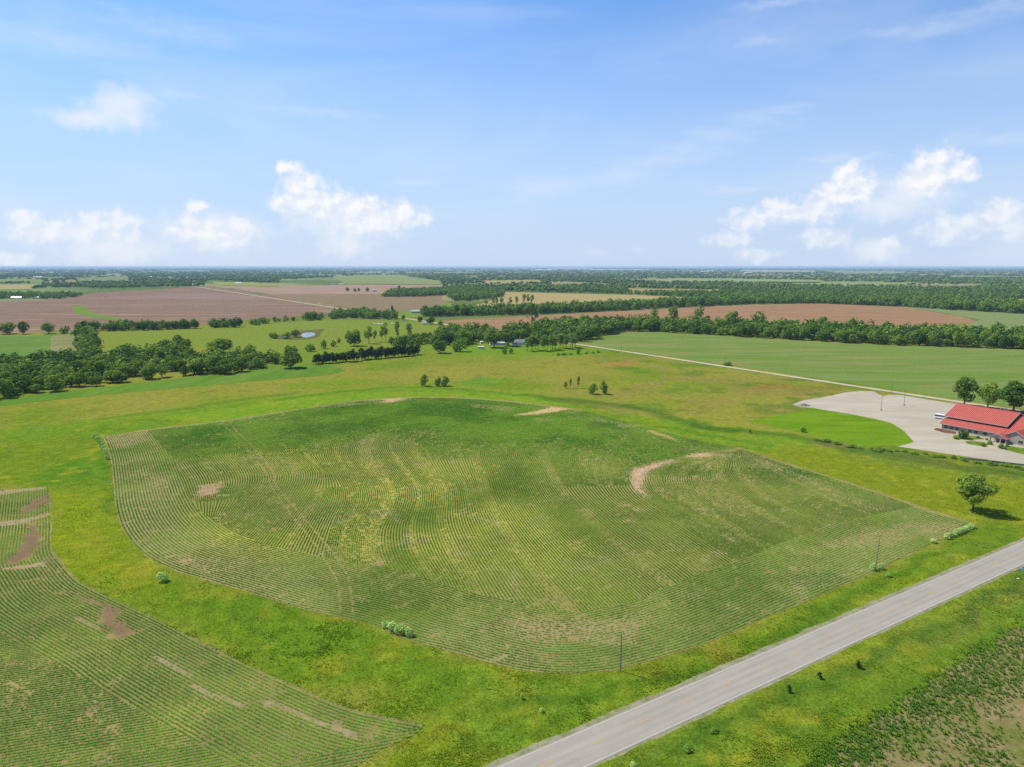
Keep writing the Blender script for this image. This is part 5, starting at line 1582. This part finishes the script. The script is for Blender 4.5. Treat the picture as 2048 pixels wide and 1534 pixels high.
def build_lot_things():
    metal = plain('grey pole metal', (.13, .12, .11), .6, .4)
    conc = plain('pole base concrete', (.22, .21, .2), .9, .2)
    def lamp(u, v, h, label):
        p = G(u, v)
        r = root('light_pole', p[0], p[1], .6, label, 'light pole', 'car park light poles')
        part('base', [tube((0, 0, -.1), (0, 0, .85), .42, .38, 10), box(-.3, .3, -.3, .3, .84, .88)], conc, r)
        part('pole', [tube((0, 0, .85), (0, 0, h), .14, .08, 8)], metal, r)
        part('arm', [tube((-.1, 0, h - .1), (1.1, 0, h + .05), .06, .05, 6)], metal, r)
        part('lamp_head', [box(.8, 1.6, -.22, .22, h - .02, h + .2)], metal, r)
    lamp(1762, 821, 9.2, 'left of the two light poles on the pale car park')
    lamp(1808, 811, 9.0, 'right of the two light poles on the pale car park')
    wood = plain('weathered pole wood', (.21, .18, .15), .95, .1, noise_amp=.2, noise_scale=3)
    cer = plain('brown insulator', (.2, .2, .19), .4, .4)
    def upole(u, v, h, label, lean=0.0, r0=.15, arm=True):
        p = G(u, v)
        r = root('utility_pole', p[0], p[1], math.atan2(HW_DIR[1], HW_DIR[0]), label, 'utility pole', 'utility poles')
        part('pole', [tube((0, 0, -.3), (lean * h, 0, h), r0, r0 * .65, 8)], wood, r)
        if arm:
            a = part('crossarm', [box(lean * h - .07, lean * h + .07, -1.0, 1.0, h - .55, h - .4)], wood, r)
            for y in (-.85, 0, .85):
                part('insulator', [tube((lean * h, y, h - .4), (lean * h, y, h - .2), .06, .05, 6)], cer, a)
    upole(1241, 1342, 9.6, 'weathered utility pole on the near rim of the crop field', arm=False)
    upole(1750, 1143, 11.0, 'leaning utility pole on the right rim of the crop field', lean=.09, arm=False, r0=.13)
    upole(1783, 790, 9.8, 'dark utility pole between car park and gravel road', lean=-.03, arm=False)
    upole(1450, 735, 10.2, 'utility pole across the gravel road from the pale bush', r0=.14)
    upole(1243, 702, 9.6, 'farthest utility pole along the gravel road', r0=.14)
    upole(1168, 690, 9, 'utility pole where the gravel road meets the windbreak', r0=.13)
    # gravel heap
    p = G(1607, 811)
    rs = np.random.RandomState(4)
    n = 14
    V, F = [], []
    for j, (rad, z) in enumerate(((3.2, 0), (2.4, .55), (1.3, 1.05), (.4, 1.35))):
        for i in range(n):
            a = i * 2 * math.pi / n
            q = rad * rs.uniform(.85, 1.15)
            V.append((math.cos(a) * q * 1.3, math.sin(a) * q, z))
    for j in range(3):
        for i in range(n):
            F.append((j * n + i, j * n + (i + 1) % n, (j + 1) * n + (i + 1) % n, (j + 1) * n + i))
    me = bpy.data.meshes.new('gravel_heap')
    me.from_pydata(V, [], F + [tuple(range(3 * n, 4 * n))])
    o = link('gravel_heap', me, ground_mat('heap gravel', alb(150, 146, 140), alb(172, 166, 156), patch=.8, bump=.1), label='low grey gravel heap at the left tip of the car park', cat='gravel heap')
    o.location = (p[0], p[1], .0)
    # low retaining wall below the drive
    a, b = G(1920, 917), G(2100, 937)
    d = b - a
    r = root('retaining_wall', a[0], a[1], math.atan2(d[1], d[0]), 'low grey concrete wall along the near edge of the drive', 'wall')
    L = float(np.hypot(*d))
    wm = plain('old concrete', (.22, .21, .19), .9, .2, noise_amp=.2, noise_scale=1.5)
    x = 0.0
    while x < L:
        part('concrete_block', box(x, min(x + 2.96, L), -.15, .15, -.1, .75), wm, r)
        x += 3.0
    # minibus behind the building's corner
    p = G(1868, 836)
    r = root('bus', p[0], p[1], E1_ANGLE + .12, 'white minibus with dark windows parked at the left end of the building', 'bus')
    w = plain('white bus paint', (.75, .76, .78), .3, .5)
    tyre = plain('tyre rubber', (.02, .02, .02), .9, .2)
    bm = bmesh.new()
    bmesh.ops.create_cube(bm, size=1)
    bmesh.ops.scale(bm, vec=(7.4, 2.3, 2.3), verts=bm.verts)
    bmesh.ops.translate(bm, vec=(3.9, 0, 1.75), verts=bm.verts)
    bmesh.ops.bevel(bm, geom=bm.edges[:], offset=.16, segments=2, affect='EDGES')
    me = bpy.data.meshes.new('body')
    bm.to_mesh(me)
    bm.free()
    body = link('body', me, w, r)
    part('hood', [box(7.55, 8.7, -1.0, 1.0, .6, 1.6)], w, r)
    for k in range(5):
        part('window', box(.5 + k * 1.28, 1.72 + k * 1.28, -1.19, -1.152, 1.65, 2.55), M_GLASS, r)
        part('window', box(.5 + k * 1.28, 1.72 + k * 1.28, 1.152, 1.19, 1.65, 2.55), M_GLASS, r)
    part('rear_window', box(.155, .195, -.8, .8, 1.7, 2.55), M_GLASS, r)
    part('windscreen', box(7.605, 7.64, -.95, .95, 1.7, 2.6), M_GLASS, r)
    for x in (1.7, 7.3):
        for y in (-1.1, .8):
            part('wheel', [tube((x, y, .42), (x, y + .3, .42), .42, .42, 12), tube((x, y - .01, .42), (x, y, .42), .01, .42, 12), tube((x, y + .3, .42), (x, y + .31, .42), .42, .01, 12)], tyre, r)
    # road signs
    blue = plain('blue sign face', (.05, .17, .38), .5, .4)
    grey = plain('galvanised post', (.32, .33, .33), .5, .4)
    p = G(2043, 1150)
    r = root('road_sign', p[0], p[1], math.atan2(HW_DIR[1], HW_DIR[0]) + .9, 'blue road sign on a post beside the highway at the right edge', 'sign')
    part('post', box(-.04, .04, -.04, .04, -.2, 2.1), grey, r)
    part('sign_face', box(-.75, .75, -.09, -.045, 1.45, 2.25), blue, r)
    p = G(2036, 1158)
    r = root('marker_board', p[0], p[1], .4, 'small pale board lying in the grass below the blue sign', 'marker')
    part('board', box(-.5, .5, -.2, .2, .1, .16), plain('pale board', (.6, .6, .45), .6, .3), r)
    for u, v, l, c in ((1522, 1301, 'thin teal marker post in the verge left of the highway', (.05, .25, .22)), (1901, 1118, 'thin grey marker post farther along the verge', (.2, .2, .2))):
        p = G(u, v)
        r = root('marker_post', p[0], p[1], 0, l, 'post', 'marker posts')
        part('post', [tube((0, 0, -.1), (0, 0, 2.0), .055, .05, 8)], plain('post paint', c, .5, .4), r)
        part('cap', [tube((0, 0, 2.0), (0, 0, 2.12), .07, .02, 8)], grey, r)
build_lot_things()

def house(name, u, v, L, W, Hw, rise, rz, wall, roof, label, cat='building', group=None, doors=True):
    """gabled building: walls, roof with overhang, a door and windows"""
    p = G(u, v)
    r = root(name, p[0], p[1], rz, label, cat, group)
    x, y = L / 2, W / 2
    me = bpy.data.meshes.new('wall')
    me.from_pydata([(-x, -y, -.2), (x, -y, -.2), (x, y, -.2), (-x, y, -.2), (-x, -y, Hw), (x, -y, Hw), (x, y, Hw), (-x, y, Hw), (-x, 0, Hw + rise), (x, 0, Hw + rise)], [],
                   [(0, 1, 5, 4), (2, 3, 7, 6), (1, 2, 6, 9, 5), (3, 0, 4, 8, 7)])
    link('wall', me, wall, r)
    e = min(.6, W * .07)
    k = rise / y
    part('roof', [slab([(-x - e, -y - e, Hw - e * k + .06), (x + e, -y - e, Hw - e * k + .06), (x + e, 0, Hw + rise + .06), (-x - e, 0, Hw + rise + .06)], .15),
                  slab([(-x - e, .002, Hw + rise + .06), (x + e, .002, Hw + rise + .06), (x + e, y + e, Hw - e * k + .06), (-x - e, y + e, Hw - e * k + .06)], .15)], roof, r)
    if doors:
        n = max(2, int(L / 3.5))
        for i in range(n):
            cx = -x + L * (i + .5) / n
            if i == n // 2:
                part('door', box(cx - .5, cx + .5, -y - .05, -y - .002, 0, 2.05), M_FRAME, r)
            else:
                part('window', box(cx - .6, cx + .6, -y - .05, -y - .002, 1.0, 2.1), M_GLASS, r)
    return r

def build_far_buildings():
    white = plain('white siding', (.72, .72, .70), .6, .3)
    grey = plain('grey shingles', (.20, .20, .22), .8, .2)
    tan = plain('tan shingles', (.42, .36, .30), .8, .2)
    metal = plain('bright metal roof', (.62, .62, .60), .4, .5)
    red = plain('rusty red siding', (.16, .06, .045), .8, .2)
    greyw = plain('grey siding', (.42, .41, .42), .7, .2)
    ra = E1_ANGLE
    house('mobile_home', 998, 690, 22, 5, 2.9, .8, .12, white, metal, 'long white mobile home behind the dark shade trees', 'house')
    house('farmhouse', 1040, 689, 13, 9, 3.6, 2.6, .1, white, grey, 'white farmhouse with grey roof left of the windbreak trees', 'house')
    house('porch_shed', 1030, 691, 6, 4, 2.4, 1.0, .1, white, plain('reddish roof', (.35, .18, .14), .7, .2), 'small white annex with reddish roof in front of the farmhouse', 'shed')
    house('farm_shed', 962, 697, 6.5, 4, 2.2, .5, .1, greyw, metal, 'small low shed with bright roof left of the mobile home', 'shed')
    house('garden_shed', 963, 687, 3.4, 3, 2.2, .8, .4, white, white, 'little white shed behind the low shed', 'shed')
    house('grey_house', 833, 626, 20, 10, 3.6, 2.6, .1, greyw, plain('light grey roof', (.38, .38, .40), .8, .2), 'grey ranch house on the green lawn beyond the gravel road', 'house')
    house('cottage', 726, 632, 12, 9, 3.4, 2.6, .2, white, tan, 'house with tan roof among trees beside the gravel road', 'house')
    house('white_garage', 858, 625, 7, 6, 2.8, 1.2, .2, white, white, 'small white garage at the left end of the middle belt', 'garage')
    house('farm_dwelling', 749, 583, 16, 10, 5, 3.0, .3, greyw, greyw, 'distant grey farmhouse beside the tree clump', 'house')
    house('white_barn', 31, 598, 18, 12, 4.5, 3, .2, white, metal, 'left of two white barns at the edge of the brown field', 'barn')
    house('white_barn', 38, 598, 14, 11, 4, 3, .2, white, metal, 'right of two white barns at the edge of the brown field', 'barn')
    house('pole_barn', 79, 597, 30, 12, 3.6, 2, .1, greyw, metal, 'long low pole barn at the edge of the brown field', 'barn')
    house('white_barn', 386, 571, 26, 14, 5, 3, .1, white, white, 'left white barn under trees where the gravel road meets the horizon woods', 'barn')
    house('white_barn', 392, 571, 20, 14, 5, 3, .1, white, white, 'right white barn under trees where the gravel road meets the horizon woods', 'barn')
    house('white_barn', 478, 568, 34, 15, 5, 3, .0, white, metal, 'white barn right of the far end of the gravel road', 'barn')
    house('metal_barn', 299, 555, 70, 26, 7, 4, -.5, white, white, 'large bright barn far off in the left woods', 'barn')
    house('metal_barn', 312, 557, 46, 20, 6, 3, .2, white, tan, 'smaller barn right of the bright barn in the left woods', 'barn')
    house('farm_building', 72, 555, 44, 20, 6, 3, .1, white, metal, 'pale farm building between far fields at left', 'barn')
    house('farm_building', 81, 555, 30, 18, 6, 3, .1, white, white, 'second pale farm building between far fields at left', 'barn')
    house('hay_barn', 683, 570, 24, 14, 5, 3, .1, white, tan, 'distant barn among trees left of the brown strip', 'barn')
    house('hay_barn', 667, 570, 16, 12, 5, 3, .1, white, grey, 'distant house among trees at the left end of the brown strip', 'house')
    # works and town on the horizon
    for i, (u, v, L, h) in enumerate(((1068, 541.3, 150, 14), (1079, 541.0, 110, 22), (1090, 541.2, 170, 16), (1100, 540.6, 120, 26), (1108, 541, 140, 14), (1182, 540.6, 160, 14), (1202, 540.8, 220, 12), (1228, 540.4, 120, 14),
                                      (1276, 540.6, 130, 14), (1410, 543.5, 130, 10), (1420, 542, 110, 10), (1490, 542.6, 190, 8), (1498, 546, 120, 10), (1630, 546, 120, 10), (890, 541.4, 170, 10), (905, 541.6, 120, 10), (944, 542, 110, 10), (136, 539.6, 150, 14), (92, 540, 150, 12))):
        house('warehouse', u, v, L, 60, h * .8, h * .35, .05, white, white, 'tiny pale works building on the wooded horizon', 'building', 'pale works buildings on the horizon', doors=False)
    # dark silo
    p = G(798, 579)
    r = root('silo', p[0], p[1], 0, 'dark upright silo above the distant tree clump', 'silo')
    part('barrel', [tube((0, 0, -.2), (0, 0, 15), 5, 5, 16)], plain('dark silo staves', (.10, .08, .075), .8, .2), r)
    part('roof', [tube((0, 0, 15), (0, 0, 17.5), 5.2, .4, 16)], plain('silo cap', (.14, .11, .10), .6, .3), r)
    # white travel trailer
    p = G(849, 649)
    r = root('travel_trailer', p[0], p[1], -.25, 'white rounded travel trailer beside the gravel road', 'trailer')
    bm = bmesh.new()
    bmesh.ops.create_cube(bm, size=1)
    bmesh.ops.scale(bm, vec=(11.5, 3.0, 2.9), verts=bm.verts)
    bmesh.ops.translate(bm, vec=(0, 0, 2.1), verts=bm.verts)
    bmesh.ops.bevel(bm, geom=bm.edges[:], offset=.7, segments=3, affect='EDGES')
    me = bpy.data.meshes.new('body')
    bm.to_mesh(me)
    bm.free()
    link('body', me, white, r)
    for x in (-3, 0, 3):
        part('window', box(x - .5, x + .5, -1.54, -1.505, 2.1, 2.8), M_GLASS, r)
    for x in (-.8, .8):
        part('wheel', [tube((x, -1.4, .4), (x, 1.4, .4), .4, .4, 10)], plain('trailer tyre', (.03, .03, .03), .9, .1), r)
    # pale heap of slabs in the pasture
    slabm = plain('pale concrete slab', (.58, .55, .53), .85, .2, noise_amp=.15, noise_scale=.5)
    base = G(768, 648)
    r = root('slab_pile', base[0], base[1], .08, 'long low pile of pale concrete slabs at the back of the pasture', 'slab pile')
    rs = np.random.RandomState(9)
    for i in range(26):
        x, y = rs.uniform(-22, 22), rs.uniform(-5, 5) * .8
        if abs(x) > 16 and abs(y) > 2.5:
            continue
        L, W, z = rs.uniform(3, 7), rs.uniform(2, 3.5), rs.uniform(0, .7)
        o = part('slab', box(-L / 2, L / 2, -W / 2, W / 2, 0, .35), slabm, r)
        o.location = (x, y, z)
        o.rotation_euler = (rs.uniform(-.12, .12), rs.uniform(-.12, .12), rs.uniform(-.5, .5))
    # pond
    m, nt, b = new_mat('pond water')
    b.inputs['Base Color'].default_value = (.06, .13, .22, 1)
    b.inputs['Roughness'].default_value = .06
    b.inputs['Specular IOR Level'].default_value = .5
    wv = noise_node(nt, .8, 3, .5)
    bp = nt.nodes.new('ShaderNodeBump')
    bp.inputs['Distance'].default_value = .1
    nt.links.new(wv.outputs['Fac'], bp.inputs['Height'])
    nt.links.new(bp.outputs[0], b.inputs['Normal'])
    px = [(602, 672), (606, 667), (613, 665), (623, 665), (630, 667), (629, 671), (619, 674), (609, 675)]
    link('pond', patch_mesh('pond', smooth(np.vstack([GP(px), GP(px[:1])]), 60)[:-1], .09), m, kind='structure')
    px = [(562, 675), (566, 672), (572, 672), (574, 675), (568, 677)]
    link('pond', patch_mesh('pond', smooth(np.vstack([GP(px), GP(px[:1])]), 30)[:-1], .09), m, kind='structure')
    mud = ground_mat('pond bank mud', alb(128, 124, 70), alb(110, 116, 60), patch=.1)
    px = [(555, 678), (560, 670), (590, 662), (625, 660), (648, 658), (642, 666), (634, 675), (610, 679), (580, 680)]
    link('pond_bank', patch_mesh('pond_bank', smooth(np.vstack([GP(px), GP(px[:1])]), 60)[:-1], .05), mud, kind='structure')
build_far_buildings()

# ------------------------------------------------------------------ the air: far things fade to blue
def build_haze():
    bm = bmesh.new()
    bmesh.ops.create_cube(bm, size=1)
    bmesh.ops.scale(bm, vec=(110000, 60000, 97), verts=bm.verts)
    bmesh.ops.translate(bm, vec=(0, 22000, 97 / 2 - 1.0), verts=bm.verts)
    me = bpy.data.meshes.new('haze')
    bm.to_mesh(me)
    bm.free()
    m = bpy.data.materials.new('summer haze')
    m.use_nodes = True
    nt = m.node_tree
    nt.nodes.clear()
    out = nt.nodes.new('ShaderNodeOutputMaterial')
    v = nt.nodes.new('ShaderNodeVolumePrincipled')
    v.inputs['Color'].default_value = (.55, .77, 1.0, 1)
    v.inputs['Density'].default_value = HAZE_DENSITY
    v.inputs['Anisotropy'].default_value = 0.0
    nt.links.new(v.outputs[0], out.inputs['Volume'])
    link('haze', me, m, kind='stuff', label='thin blue summer haze over the whole landscape', cat='haze')
HAZE_DENSITY = 3.8e-5
build_haze()
